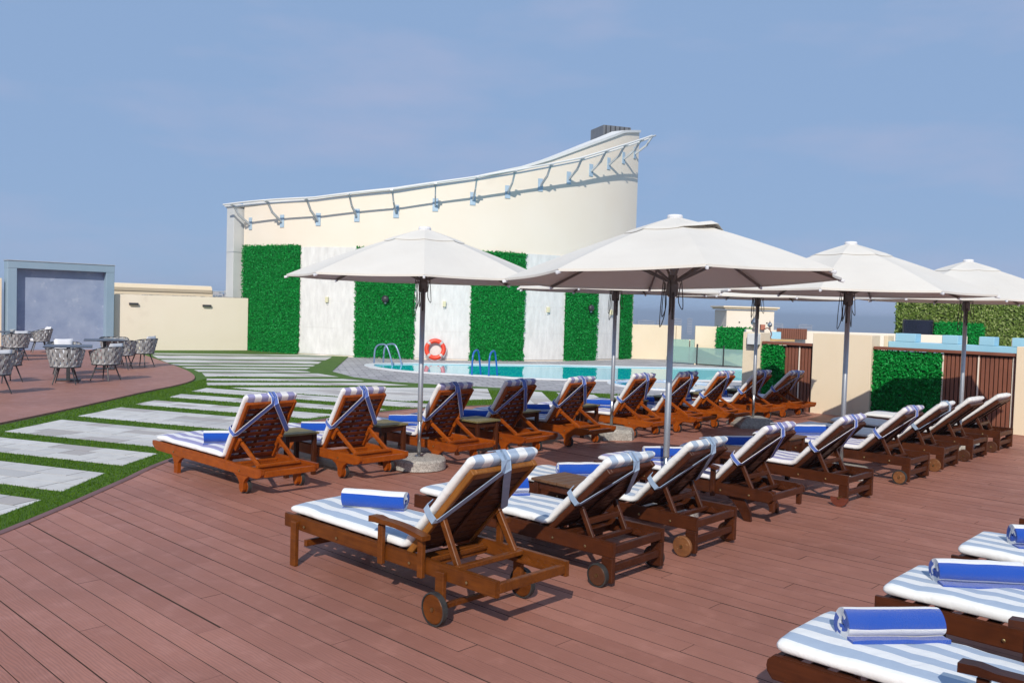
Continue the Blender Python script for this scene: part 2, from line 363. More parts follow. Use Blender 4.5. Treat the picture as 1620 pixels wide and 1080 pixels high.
def plank_mat(name, ang, c1, c2, lines=False):
    m, N, K, b = new_mat(name)
    p = coords(N, K, 'World', (1, 1, 1), (0, 0, -ang))
    g = N.new('ShaderNodeNewGeometry'); oi = N.new('ShaderNodeObjectInfo')
    rnd = mth(N, K, 'FRACT', mth(N, K, 'ADD', oi.outputs['Random'], g.outputs['Random Per Island']))
    of = N.new('ShaderNodeVectorMath'); of.operation = 'SCALE'; of.inputs[0].default_value = (37, 11, 5); K.new(rnd, of.inputs['Scale'])
    ad = N.new('ShaderNodeVectorMath'); ad.operation = 'ADD'; K.new(p, ad.inputs[0]); K.new(of.outputs[0], ad.inputs[1])
    mpn = N.new('ShaderNodeMapping'); mpn.inputs['Scale'].default_value = (2.2, 11, 1); K.new(ad.outputs[0], mpn.inputs['Vector'])
    wv = N.new('ShaderNodeTexWave'); wv.bands_direction = 'Y'; wv.inputs['Scale'].default_value = 1.6; wv.inputs['Distortion'].default_value = 9; wv.inputs['Detail'].default_value = 3; wv.inputs['Detail Scale'].default_value = 1.2
    K.new(mpn.outputs[0], wv.inputs['Vector'])
    dirt = ntex(N, K, p, 0.55, 7, 0.62); dirt2 = ntex(N, K, p, 5.0, 5, 0.6)
    c = mixc(N, K, rng(N, K, rnd, 0, 1), c1, c2)
    c = mixc(N, K, rng(N, K, dirt, 0.36, 0.66, 0, 0.75), c, tuple(x * 0.72 for x in c2))
    c = mixc(N, K, rng(N, K, dirt2, 0.52, 0.78, 0, 0.35), c, tuple(min(1, x * 1.25 + 0.03) for x in c1))
    c = mixc(N, K, rng(N, K, wv.outputs['Fac'], 0.2, 0.9, 0, 0.22), c, tuple(x * 0.62 for x in c2))
    if lines:
        sp = N.new('ShaderNodeSeparateXYZ'); K.new(p, sp.inputs[0])
        fr = mth(N, K, 'FRACT', mth(N, K, 'MULTIPLY', sp.outputs['Y'], 1 / 0.146))
        c = mixc(N, K, mth(N, K, 'LESS_THAN', fr, 0.035), c, tuple(x * 0.3 for x in c2))
    K.new(c, b.inputs['Base Color']); b.inputs['Specular IOR Level'].default_value = 0.2
    K.new(rng(N, K, dirt2, 0.2, 0.8, 0.62, 0.42), b.inputs['Roughness'])
    bump(N, K, b, wv.outputs['Fac'], 0.22, 0.004)
    return m
M['plank'] = plank_mat('red_brown_composite_planks', TH, (0.448, 0.202, 0.148), (0.368, 0.158, 0.114))
M['plank_far'] = plank_mat('red_brown_composite_deck', R(12), (0.435, 0.212, 0.165), (0.385, 0.182, 0.140), True)
M['plank_edge'] = varied('shaded_plank_edge', (0.045, 0.026, 0.022), (0.07, 0.04, 0.032), 6, 0.9, 0)  # dark tone stands in for the shade in the gaps between planks
M['fascia'] = varied('brown_edge_strip', (0.20, 0.095, 0.085), (0.16, 0.075, 0.066), 3, 0.6, 0.1)
def paver_mat():
    m, N, K, b = new_mat('pale_grey_pavers'); oi = N.new('ShaderNodeObjectInfo'); g = N.new('ShaderNodeNewGeometry')
    rnd = mth(N, K, 'FRACT', mth(N, K, 'ADD', oi.outputs['Random'], g.outputs['Random Per Island']))
    r = N.new('ShaderNodeValToRGB'); r.color_ramp.interpolation = 'CONSTANT'
    r.color_ramp.elements[0].color = (0.60, 0.58, 0.55, 1); r.color_ramp.elements[1].position = 0.4; r.color_ramp.elements[1].color = (0.55, 0.53, 0.51, 1)
    for q, col in ((0.60, (0.64, 0.62, 0.595, 1)), (0.76, (0.42, 0.385, 0.365, 1)), (0.90, (0.48, 0.465, 0.45, 1))):
        e = r.color_ramp.elements.new(q); e.color = col
    K.new(rnd, r.inputs[0]); v = coords(N, K, 'World')
    c = mixc(N, K, rng(N, K, ntex(N, K, v, 7, 6, 0.65), 0.45, 0.75, 0, 0.5), r.outputs[0], (0.42, 0.395, 0.375))
    K.new(c, b.inputs['Base Color']); b.inputs['Roughness'].default_value = 0.85; bump(N, K, b, ntex(N, K, v, 55, 4), 0.25, 0.006); return m
M['paver'] = paver_mat()
M['joint'] = varied('sandy_joint', (0.13, 0.12, 0.105), (0.09, 0.083, 0.075), 9, 0.95, 0)
def block_mat():
    m, N, K, b = new_mat('grey_block_paving'); v = coords(N, K, 'World', (1, 1, 1), (0, 0, R(-14)))
    br = N.new('ShaderNodeTexBrick'); br.inputs['Scale'].default_value = 1.0; br.inputs['Brick Width'].default_value = 0.42; br.inputs['Row Height'].default_value = 0.30
    br.inputs['Mortar Size'].default_value = 0.022; br.inputs['Color1'].default_value = (0.45, 0.43, 0.435, 1); br.inputs['Color2'].default_value = (0.30, 0.285, 0.30, 1); br.inputs['Mortar'].default_value = (0.20, 0.19, 0.19, 1)
    K.new(v, br.inputs['Vector'])
    c = mixc(N, K, rng(N, K, ntex(N, K, v, 0.7, 6), 0.35, 0.7, 0, 0.4), br.outputs['Color'], (0.50, 0.485, 0.475))
    K.new(c, b.inputs['Base Color']); b.inputs['Roughness'].default_value = 0.8; bump(N, K, b, br.outputs['Fac'], -0.4, 0.01); return m
M['block'] = block_mat()
def water_mat(name, col, wave=0.03):
    m, N, K, b = new_mat(name); b.inputs['Base Color'].default_value = col + (1,); b.inputs['Roughness'].default_value = 0.015; b.inputs['IOR'].default_value = 1.33
    v = coords(N, K, 'World', (1, 0.5, 1)); bump(N, K, b, ntex(N, K, v, 3.2, 3, 0.5), wave, 0.05); return m
M['water'] = water_mat('pool_water', (0.0, 0.56, 0.68), 0.010)
M['spa_water'] = water_mat('spa_water', (0.02, 0.30, 0.62), 0.06)
def glass_mat():
    m, N, K, b = new_mat('green_tinted_glass'); N.remove(b)
    t = N.new('ShaderNodeBsdfTransparent'); t.inputs['Color'].default_value = (0.70, 0.86, 0.80, 1)
    g = N.new('ShaderNodeBsdfGlossy'); g.inputs['Roughness'].default_value = 0.02; g.inputs['Color'].default_value = (0.9, 1, 0.97, 1)
    d = N.new('ShaderNodeBsdfDiffuse'); d.inputs['Color'].default_value = (0.46, 0.64, 0.61, 1)
    m1 = N.new('ShaderNodeMixShader'); m1.inputs[0].default_value = 0.45; K.new(t.outputs[0], m1.inputs[1]); K.new(d.outputs[0], m1.inputs[2])
    fr = N.new('ShaderNodeFresnel'); fr.inputs['IOR'].default_value = 1.45; m2 = N.new('ShaderNodeMixShader'); K.new(fr.outputs[0], m2.inputs[0])
    K.new(m1.outputs[0], m2.inputs[1]); K.new(g.outputs[0], m2.inputs[2]); K.new(m2.outputs[0], N['Material Output'].inputs['Surface']); return m
M['glass'] = glass_mat()

# ------------------------------------------------------------------ plan curves
def catmull(P, n=8, closed=False):
    out = []; m = len(P)
    for i in range(m if closed else m - 1):
        p = [Vector(P[(i + k) % m] if closed else P[max(0, min(m - 1, i + k))]) for k in (-1, 0, 1, 2)]
        for j in range(n):
            t = j / n
            out.append(0.5 * ((2 * p[1]) + (p[2] - p[0]) * t + (2 * p[0] - 5 * p[1] + 4 * p[2] - p[3]) * t * t + (3 * p[1] - p[0] - 3 * p[2] + p[3]) * t ** 3))
    if not closed: out.append(Vector(P[-1]))
    return out
DECK_EDGE = catmull([(1.9, -6.0), (0.2, -4.0), (-1.1, -2.45), (-2.05, -1.28), (-2.68, -0.56), (-3.47, 0.28), (-4.2, 1.04), (-5.3, 2.5), (-6.2, 4.4), (-6.52, 6.34), (-6.26, 7.95), (-5.6, 9.6), (-4.7, 11.2), (-3.9, 12.62)], 10)   # (s, t)
def deck_s(t):
    for a, b in zip(DECK_EDGE, DECK_EDGE[1:]):
        if a.y <= t <= b.y: return a.x + (b.x - a.x) * (t - a.y) / max(1e-6, b.y - a.y)
    return DECK_EDGE[0].x if t < DECK_EDGE[0].y else DECK_EDGE[-1].x
DECK_XY = [Vector(L(p.x, p.y)) for p in DECK_EDGE]
def deck_dist(x, y):     # signed distance outside of the lounger deck
    s, t = LI(x, y); d = min((Vector((x, y)) - q).length for q in DECK_XY)
    return d if s < deck_s(t) else -d
TABLE_EDGE = catmull([(-7.6, 6.0), (-7.25, 9.5), (-7.08, 12.2), (-7.0, 14.4), (-7.0, 16.6), (-6.95, 18.6), (-7.2, 20.0), (-7.95, 21.7), (-9.25, 23.9), (-11.6, 27.6), (-13.4, 30.0)], 8)
POOL = catmull([(-3.94, 26.9), (-2.93, 27.6), (-1.35, 28.0), (1.9, 28.9), (3.9, 29.1), (6.2, 29.6), (7.9, 29.7), (9.6, 29.3), (10.2, 27.0), (9.5, 24.8), (8.0, 24.5), (6.0, 24.4), (4.6, 24.1), (2.2, 23.25), (0.28, 23.2), (-0.4, 23.5), (-2.55, 24.2), (-3.7, 25.25), (-4.1, 26.2)], 6, True)
def offset_loop(P, d):
    out = []; m = len(P)
    for i in range(m):
        t = (P[(i + 1) % m] - P[i - 1]).normalized(); out.append(P[i] + Vector((-t.y, t.x)) * d)
    return out
_a = sum(POOL[i].x * POOL[(i + 1) % len(POOL)].y - POOL[(i + 1) % len(POOL)].x * POOL[i].y for i in range(len(POOL)))
POOL_OUT = offset_loop(POOL, 0.28 if _a < 0 else -0.28)

def sheet(name, loops, z, mat, **kw):
    bm = bmesh.new(); ed = []
    for lp in loops:
        vv = [bm.verts.new((p[0], p[1], z)) for p in lp]
        ed += [bm.edges.new((vv[i], vv[(i + 1) % len(vv)])) for i in range(len(vv))]
    bmesh.ops.triangle_fill(bm, use_beauty=True, use_dissolve=False, edges=ed)
    for f in bm.faces:
        if f.normal.z < 0: f.normal_flip()
    me = bpy.data.meshes.new(name); bm.to_mesh(me); bm.free()
    return obj(name, me, mat, **kw)

# ------------------------------------------------------------------ ground far below, terrace, pool
M['land'] = varied('hazy_land', (0.20, 0.19, 0.17), (0.13, 0.14, 0.13), 0.004, 0.95, 0)
sheet('ground', [[(-14000, -3000), (14000, -3000), (14000, 20000), (-14000, 20000)]], -60, M['land'], kind='structure')
SPA = [(4.0 + 1.55 * math.cos(a), 22.35 + 1.55 * math.sin(a)) for a in [2 * math.pi * k / 40 for k in range(40)]]
sheet('terrace_paving', [[(-18, -6), (16, -6), (16, 40), (-18, 40)], [tuple(p) for p in POOL], SPA], -0.05, M['block'], kind='structure')
mb = MB(); slab = [(-18, -6), (16, -6), (16, 40), (-18, 40)]
mb.prism(slab, (0, 0, -1.8), (1, 0, 0), (0, 1, 0), (0, 0, 1), 0.4); mb.build('terrace_slab', M['cream'], kind='structure')
# pool basin, coping, water
mb = MB(); n_ = len(POOL)
V = [(p.x, p.y, -0.05) for p in POOL] + [(p.x, p.y, -1.35) for p in POOL]
mb.add(V, [(i, (i + 1) % n_, n_ + (i + 1) % n_, n_ + i) for i in range(n_)])
basin = mb.build('pool_basin', M['light_blue'], kind='structure')
sheet('water', [[tuple(p) for p in POOL]], -0.053, M['water'], kind='structure')
mb = MB()
V = [(p.x, p.y, -0.045) for p in POOL] + [(p.x, p.y, -0.02) for p in POOL] + [(p.x, p.y, -0.02) for p in POOL_OUT] + [(p.x, p.y, -0.046) for p in POOL_OUT]
mb.add(V, [tuple(k * n_ + q for k, q in ((r, i), (r, (i + 1) % n_), (r + 1, (i + 1) % n_), (r + 1, i))) for i in range(n_) for r in range(3)])
mb.build('pool_coping', M['coping'], kind='structure')
# round spa pool with a raised white rim
sp = thing('spa_pool', (4.0, 22.35, -0.05), 0, 'small round pool with raised white rim between loungers and big pool', 'pool')
mb = MB(); mb.lathe([(1.55, -0.4), (1.55, 0.02), (1.54, 0.03), (1.30, 0.03), (1.29, 0.02), (1.29, -0.4)], n=48, caps=False); rim_ = mb.build('rim', M['coping'], sp)
for k in range(60):
    a = 2 * math.pi * k / 60
    obj('tile', cached(('tile',), lambda: MB().box((0, 0, 0), (0.05, 0.075, 0.006), 0, 0)), M['spa_tile'], rim_, loc=(1.34 * math.cos(a), 1.34 * math.sin(a), 0.0325), rot=(0, 0, a))
mb = MB(); mb.lathe([(0.001, 0.0), (1.295, 0.0)], n=48, caps=False); mb.build('water', M['spa_water'], sp)

# ------------------------------------------------------------------ turf and pavers
T_OUT = [(p.x, p.y) for p in TABLE_EDGE]
sheet('turf', [[tuple(L(p.x, p.y)) for p in DECK_EDGE if p.y < 12.3] + [(3.6, 19.3), (3.08, 19.41), (2.24, 19.4), (1.07, 19.74), (-0.95, 20.35), (-1.52, 20.49), (-2.83, 20.91), (-3.91, 21.87), (-4.79, 23.5), (-5.6, 30.2), (-7.6, 31.6), (-10.0, 33.4), (-13.9, 31.5)] + list(reversed(T_OUT)) + [(-7.6, 0.0), (-3.6, 0.0)]], -0.037, M['turf'], kind='structure')

def clip_poly(P, a, b):      # keep the part left of the line a->b
    out = []
    for i in range(len(P)):
        p, q = P[i], P[(i + 1) % len(P)]
        dp = (b[0] - a[0]) * (p[1] - a[1]) - (b[1] - a[1]) * (p[0] - a[0]); dq = (b[0] - a[0]) * (q[1] - a[1]) - (b[1] - a[1]) * (q[0] - a[0])
        if dp >= 0: out.append(p)
        if dp * dq < 0:
            k = dp / (dp - dq); out.append((p[0] + (q[0] - p[0]) * k, p[1] + (q[1] - p[1]) * k))
    return out
def area(P): return 0.5 * sum(P[i][0] * P[(i + 1) % len(P)][1] - P[(i + 1) % len(P)][0] * P[i][1] for i in range(len(P)))
def in_poly(x, y, P):
    c = False; j = len(P) - 1
    for i in range(len(P)):
        if (P[i][1] > y) != (P[j][1] > y) and x < (P[j][0] - P[i][0]) * (y - P[i][1]) / (P[j][1] - P[i][1]) + P[i][0]: c = not c
        j = i
    return c
PAVERS = []          # polygons in plan
CELLS = []           # paved quads, for keeping grass off
def pave(quad, d, course, lens, skew=0.0, jt=0.004):
    """fill a convex quad with courses of stones that run along d"""
    if area(quad) < 0: quad = quad[::-1]
    CELLS.append(quad)
    n = (-d[1], d[0]); us = [p[0] * d[0] + p[1] * d[1] for p in quad]; ws = [p[0] * n[0] + p[1] * n[1] for p in quad]
    nc = max(1, round((max(ws) - min(ws)) / course)); cw = (max(ws) - min(ws)) / nc
    for c in range(nc):
        w0 = min(ws) + c * cw + jt; w1 = w0 + cw - 2 * jt; u = min(us) - random.random() * 0.5
        while u < max(us):
            ln = random.choice(lens); a, b = u + jt, u + ln - jt
            P = [(d[0] * x + n[0] * y, d[1] * x + n[1] * y) for x, y in ((a, w0), (b, w0), (b + skew * (w1 - w0), w1), (a + skew * (w1 - w0), w1))]
            for i in range(len(quad)):
                P = clip_poly(P, quad[i], quad[(i + 1) % len(quad)])
                if len(P) < 3: break
            if len(P) >= 3 and abs(area(P)) > 0.004: PAVERS.append(P)
            u += ln
A2 = R(-19.7); D2 = (math.cos(A2), math.sin(A2)); N2 = (-D2[1], D2[0])
def march(base, d, fn, u0, u1):
    first = last = None; k = u0
    while k < u1:
        x, y = base[0] + d[0] * k, base[1] + d[1] * k
        if fn(x, y):
            if first is None: first = k
            last = k
        elif first is not None: break
        k += 0.03
    return first, last
def left_edge(y): return -6.75 + 0.085 * max(0, y - 11.0) if y < 16 else -6.32
def fan_ok(x, y): return x > left_edge(y) and deck_dist(x, y) > 0.40
for w0, w1 in ((4.9, 5.94), (6.27, 7.13), (7.52, 8.30), (8.66, 9.90), (10.30, 11.49), (11.93, 12.61), (13.14, 13.71), (14.21, 14.93)):
    e = []
    for w in (w0, w1):
        a, b = march((N2[0] * w, N2[1] * w), D2, fan_ok, -12, 12)
        e.append([(N2[0] * w + D2[0] * k, N2[1] * w + D2[1] * k) for k in (a, min(b, a + 9))])
    pave([e[0][0], e[0][1], e[1][1], e[1][0]], D2, 0.27, (0.32, 0.42, 0.55, 0.62), 0.0, 0.006)
A1 = R(18.6); D1 = (math.cos(A1), math.sin(A1)); N1 = (-D1[1], D1[0])
Z1 = [(-6.47, 18.64), (-6.92, 19.94), (-7.6, 21.64), (-8.13, 22.54), (-8.68, 23.27), (-9.38, 24.28), (-10.22, 25.65), (-11.6, 28.2), (-13.0, 30.4), (-10.2, 32.6), (-7.3, 31.1), (-6.1, 30.2), (-5.5, 23.3), (-4.6, 22.2), (-2.95, 20.25), (-1.83, 19.9), (-0.52, 19.75), (-0.35, 17.63), (-2.01, 16.75), (-5.51, 17.98), (-5.87, 18.4)][::-1]
for w0, w1 in ((30.58, 31.1), (28.38, 30.0), (26.7, 27.87), (25.6, 26.16), (24.52, 25.04), (23.43, 24.04), (22.02, 23.02), (20.85, 21.42), (19.75, 20.39)):
    e = []
    for w in (w0, w1):
        a, b = march((N1[0] * w, N1[1] * w), D1, lambda x, y: in_poly(x, y, Z1), -16, 16)
        if a is None: continue
        e.append([(N1[0] * w + D1[0] * k, N1[1] * w + D1[1] * k) for k in (a, b)])
    if len(e) == 2: pave([e[0][0], e[0][1], e[1][1], e[1][0]], D1, 0.56, (0.56,), -0.9, 0.011)
pave([(-5.87, 18.34), (-5.2, 17.87), (-2.01, 16.72), (-0.36, 17.55), (-0.52, 19.80), (-2.16, 19.55)], D1, 0.56, (0.56,), -0.9, 0.011)
for q in ([(0.09, 16.36), (0.84, 17.13), (0.69, 19.39), (-0.18, 19.79)], [(1.15, 17.22), (1.93, 17.93), (1.82, 19.13), (1.01, 19.42)], [(2.24, 17.53), (3.15, 18.03), (3.04, 18.95), (2.21, 19.1)]):
    pave(q, (0.09, -0.996), 0.4, (0.5, 0.6))
PAVERS.sort(key=lambda P: (P[0][0] ** 2 + P[0][1] ** 2) / max(0.02, abs(area(P))) ** 0.5)
paving = bpy.data.objects.new('paving', None); COL.objects.link(paving); tag(paving, kind='structure')
rest = MB()
for i, P in enumerate(PAVERS):
    mb = MB() if i < 300 else rest
    if area(P) < 0: P = P[::-1]
    dz = random.uniform(-0.002, 0.002)
    mb.prism(P, (0, 0, -0.06), (1, 0, 0), (0, 1, 0), (0, 0, 1), 0.0265 + dz * 0.5)
    if i < 300: mb.build('paver', M['paver'], paving, fix=False)
for q in CELLS:
    mb = MB(); mb.add([(p[0], p[1], -0.0362) for p in q], [tuple(range(len(q)))]); mb.build('joint_bed', M['joint'], paving, fix=False)
if rest.v: rest.build('far_pavers', M['paver'], paving, fix=False, kind='stuff')

# grass blades on the turf
def blades():
    V = []; F = []
    turf_poly = [tuple(v.co.xy) for v in []]
    def add(x, y, h, w):
        a = random.random() * 6.283; lx, ly = random.gauss(0, h * 0.35), random.gauss(0, h * 0.35); o = len(V)
        V.extend([(x - w * math.cos(a), y - w * math.sin(a), -0.037), (x + w * math.cos(a), y + w * math.sin(a), -0.037), (x + lx, y + ly, -0.037 + h)]); F.append((o, o + 1, o + 2))
    def ok(x, y):
        for q in CELLS:
            inside = True
            for i in range(len(q)):
                a, b = q[i], q[(i + 1) % len(q)]
                if (b[0] - a[0]) * (y - a[1]) - (b[1] - a[1]) * (x - a[0]) < 0.006: inside = False; break
            if inside: return False
        return True
    cells = [(-7.1 + 0.25 * i, 5.0 + 0.25 * j) for i in range(40) for j in range(64)]
    for cx, cy in cells:
        mx, my = cx + 0.125, cy + 0.125
        if deck_dist(mx, my) < -0.3: continue
        if abs(mx) > 0.62 * my + 0.6: continue
        if my > 19.5 and mx > -5: continue
        d = math.hypot(mx, my); dens = 8000 if d < 9 else 4500 if d < 13 else 2000
        corners_open = sum(ok(cx + a, cy + b) for a in (0.0, 0.125, 0.25) for b in (0.0, 0.125, 0.25))
        if corners_open == 0: continue
        for _ in range(int(dens * 0.0625)):
            x, y = cx + random.random() * 0.25, cy + random.random() * 0.25
            if x < -7.0 or not ok(x, y) or deck_dist(x, y) < 0.03: continue
            add(x, y, random.uniform(0.010, 0.021), 0.0024 if d < 9 else 0.0038 if d < 13 else 0.006)
    mb = MB(); mb.v = V; mb.f = F
    return mb
_bl = blades()
me = bpy.data.meshes.new('grass_blades'); me.from_pydata(_bl.v, [], _bl.f); me.update()
obj('grass_blades', me, M['grass'], label='short green turf in strips and borders between the pale pavers', category='grass', kind='stuff')

# ------------------------------------------------------------------ the two timber decks
deck = bpy.data.objects.new('deck', None); COL.objects.link(deck); deck.location = (AX, AY, 0); deck.rotation_euler = (0, 0, TH); tag(deck, kind='structure')
PITCH_P = 0.146; planks = []
t = -4.6; row = 0
while t < 12.60:
    t1 = min(t + PITCH_P - 0.005, 12.62); sa, sb = deck_s(t), deck_s(t1)
    off = (row * 1.13 + random.uniform(-0.2, 0.2)) % 2.9
    x = -9.0 + off
    while x < 8.2:
        x1 = x + 2.896
        hi = max(sa, sb) + 0.35
        if x1 > hi:
            a0, a1 = (sa, sb) if x <= hi else (x, x)
            e = min(x1, 8.2); cx, cy = L((max(a0, a1) + e) / 2, t)
            planks.append((a0, a1, e, t, t1 - random.choice([0] * 13 + [0.004, 0.007]), cx, cy))
        x += 2.9
    t += PITCH_P; row += 1
def vis(p):
    best = 1e9
    for k in range(7):
        s = p[0] + (p[2] - p[0]) * k / 6; x, y = L(s, p[3])
        if y > 1.0 and abs(x) < 0.60 * y + 0.1 and 1.8 / y < 0.46: best = min(best, y)
    return best
planks.sort(key=vis)
rest = MB()
def shade_edges(o):          # side faces coloured dark to paint the shade in the joints
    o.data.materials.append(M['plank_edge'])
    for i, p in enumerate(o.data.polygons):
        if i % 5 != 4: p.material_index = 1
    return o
def plank_geo(mb, a0, a1, e, t0, t1):
    z0, z1 = -0.025, random.uniform(-0.0012, 0.0008)
    V = [(a0, t0, z0), (e, t0, z0), (e, t1, z0), (a1, t1, z0), (a0, t0, z1), (e, t0, z1), (e, t1, z1), (a1, t1, z1)]
    F = [(0, 1, 5, 4), (1, 2, 6, 5), (2, 3, 7, 6), (3, 0, 4, 7), (4, 5, 6, 7)]
    mb.add(V, F)
for i, (a0, a1, e, t0, t1, _, _) in enumerate(planks):
    if i < 300:
        mb = MB(); plank_geo(mb, 0, a1 - a0, e - a0, 0, t1 - t0); shade_edges(mb.build('plank', M['plank'], deck, fix=False, loc=(a0, t0, 0)))
    else: plank_geo(rest, a0, a1, e, t0, t1)
shade_edges(rest.build('far_planks', M['plank'], deck, fix=False, kind='stuff'))
mb = MB(); V = [(p.x + 0.02, p.y, -0.012) for p in DECK_EDGE if p.y < 12.62] + [(8.2, 12.62, -0.012), (8.2, -6, -0.012)]
mb.add(V, [tuple(range(len(V)))]); mb.build('joint_fill', M['under'], deck)
mb = MB(); E_ = [p for p in DECK_EDGE if p.y < 12.6]; V = []; F = []
for i, p in enumerate(E_):
    tt = (E_[min(i + 1, len(E_) - 1)] - E_[max(i - 1, 0)]).normalized(); nn = Vector((-tt.y, tt.x))
    for d, z in ((0.045, -0.05), (0.045, 0.004), (0.0, 0.006), (-0.03, 0.005)):
        q = p + nn * d; V.append((q.x, q.y, z))
for i in range(len(E_) - 1):
    for k in range(3): F.append((i * 4 + k, i * 4 + k + 1, i * 4 + 5 + k, i * 4 + 4 + k))
mb.add(V, F); mb.build('edge_strip', M['fascia'], deck)
pts = T_OUT + [(-17.6, 30), (-17.6, 6)]
mb = MB(); mb.prism(pts, (0, 0, -0.06), (1, 0, 0), (0, 1, 0), (0, 0, 1), 0.055); mb.build('table_deck', M['plank_far'], kind='structure')

# ------------------------------------------------------------------ hedge foliage
def hedge(name, parent, fn, w, h, dens, size, mat, proud=0.05):
    """fn(u, v, depth) -> point ; leaves over a w x h face"""
    V = []; F = []
    for _ in range(int(w * h * dens)):
        u, v = random.uniform(-0.01, 1.01), random.uniform(-0.006, 1.006); dp = random.random() ** 1.5 * proud
        p = Vector(fn(u, v, dp)); q = Vector(fn(u, v, dp + 0.1)); nrm = (q - p).normalized()
        side = Vector((0, 0, 1)).cross(nrm).normalized(); up = nrm.cross(side)
        a = random.uniform(0, 6.283); d = side * math.cos(a) + up * math.sin(a) - up * 0.35 + nrm * random.uniform(0.1, 0.9); d.normalize()
        x = d.cross(nrm + side * random.uniform(-0.5, 0.5) + up * random.uniform(-0.3, 0.7)); 
        if x.length < 1e-3: continue
        x.normalize(); s = size * random.uniform(0.7, 1.35); o = len(V)
        fold = d.cross(x) * s * 0.14
        V += [p, p + d * s * 0.5 + x * s * 0.24 + fold, p + d * s, p + d * s * 0.5 - x * s * 0.24 + fold]; F += [(o, o + 1, o + 2), (o, o + 2, o + 3)]
    me = bpy.data.meshes.new(name); me.from_pydata([tuple(p) for p in V], [], F); me.update()
    return obj(name, me, mat, parent, kind='stuff')

# ------------------------------------------------------------------ pavilion with the curved wall
PC = (-3.48, 39.433); PR = 9.449
def pav(a, z, r=0.0):
    a = R(a); return (PC[0] + (PR + r) * math.sin(a), PC[1] - (PR + r) * math.cos(a), z)
TOPS = [(-46, 5.25), (-40, 5.25), (-22.2, 5.33), (-3.9, 5.66), (11.7, 6.12), (22.6, 6.62), (29.3, 7.02), (39.9, 7.75), (52.4, 8.56), (60.5, 8.80)]
def lerp_tab(T, a):
    for (x0, y0), (x1, y1) in zip(T, T[1:]):
        if a <= x1: k = max(0, (a - x0) / (x1 - x0)); return y0 + (y1 - y0) * k
    return T[-1][1]
pv = thing('pavilion', (0, 0, 0), 0, 'cream pavilion with tall curved wall and roof edge rising to right', 'building')
mb = MB(); AN = [-43.6 + (60.5 + 43.6) * i / 60 for i in range(61)]; V = []; F = []
for a in AN:
    z = lerp_tab(TOPS, a); V += [pav(a, -1.0), pav(a, z), pav(a, z - 0.02, -0.35), pav(a, -1.0, -0.35)]
for i in range(60):
    for k in range(3): F.append((i * 4 + k, i * 4 + k + 1, i * 4 + 5 + k, i * 4 + 4 + k))
F += [(0, 1, 2, 3), (243, 242, 241, 240)]
mb.add(V, F); wall_o = mb.build('wall', M['cream_pale'], pv, smooth=False)
for p in wall_o.data.polygons: p.use_smooth = True
try: wall_o.data.set_sharp_from_angle(angle=R(35))
except Exception: pass
mb = MB(); V = []; F = []
for a in AN:
    z = lerp_tab(TOPS, a); V += [pav(a, z - 0.005, 0.06), pav(a, z + 0.09, 0.06), pav(a, z + 0.10, -0.5), pav(a, z - 0.005, -0.5)]
for i in range(60):
    for k in range(4): F.append((i * 4 + k, i * 4 + (k + 1) % 4, i * 4 + 4 + (k + 1) % 4, i * 4 + 4 + k))
F += [(0, 1, 2, 3), (243, 242, 241, 240)]
mb.add(V, F); mb.build('coping', M['white_paint'], pv)
mb = MB(); mb.prism([pav(a, 0)[:2] for a in (-43, -20, 0, 20, 40, 60)] + [(5.5, 44), (-11, 44)], (0, 0, -1), (1, 0, 0), (0, 1, 0), (0, 0, 1), 5.9); mb.build('rear_block', M['cream_pale'], pv).scale = (0.985, 1.012, 1)
# roof rail on brackets
RAILT = [(-42, 5.22), (-19, 5.30), (-2.9, 5.60), (11, 6.07), (20.7, 6.47), (26.6, 6.74), (33.4, 7.07), (44.7, 7.78), (57, 8.52), (63, 8.9)]
mb = MB()
for dz, r in ((0.0, 0.80), (-0.10, 0.66)):
    mb.tube([pav(a, lerp_tab(RAILT, a) + dz, r) for a in [-44 + 1.8 * i for i in range(57)]], 0.032, 8)
mb.build('roof_rail', M['white_paint'], pv)
for a in (-40.9, -30.3, -20.7, -11.8, -3.5, 4.5, 12.2, 19.6, 27.1, 34.3, 40.7, 46.6, 52.5, 58.0):
    zr = lerp_tab(RAILT, a); zp = zr - 0.62
    z0 = zp - 0.22
    mb = MB(); mb.bar(pav(a, zp - 0.06, 0.03), pav(a, zr - 0.36, 0.52), 0.045, 0.075, ch=0); mb.bar(pav(a, zr - 0.36, 0.50), pav(a, zr - 0.05, 0.72), 0.045, 0.07, ch=0); mb.bar(pav(a, zr - 0.09, 0.60), pav(a, zr - 0.03, 0.86), 0.08, 0.04, ch=0)
    br = mb.build('bracket', M['zinc'], pv)
    mb = MB(); mb.bar(pav(a, zp - 0.24, 0.015), pav(a, zp + 0.20, 0.015), 0.02, 0.19, up=Vector((math.cos(R(a)), math.sin(R(a)), 0)), ch=0); mb.build('plate', M['blue_plate'], br)
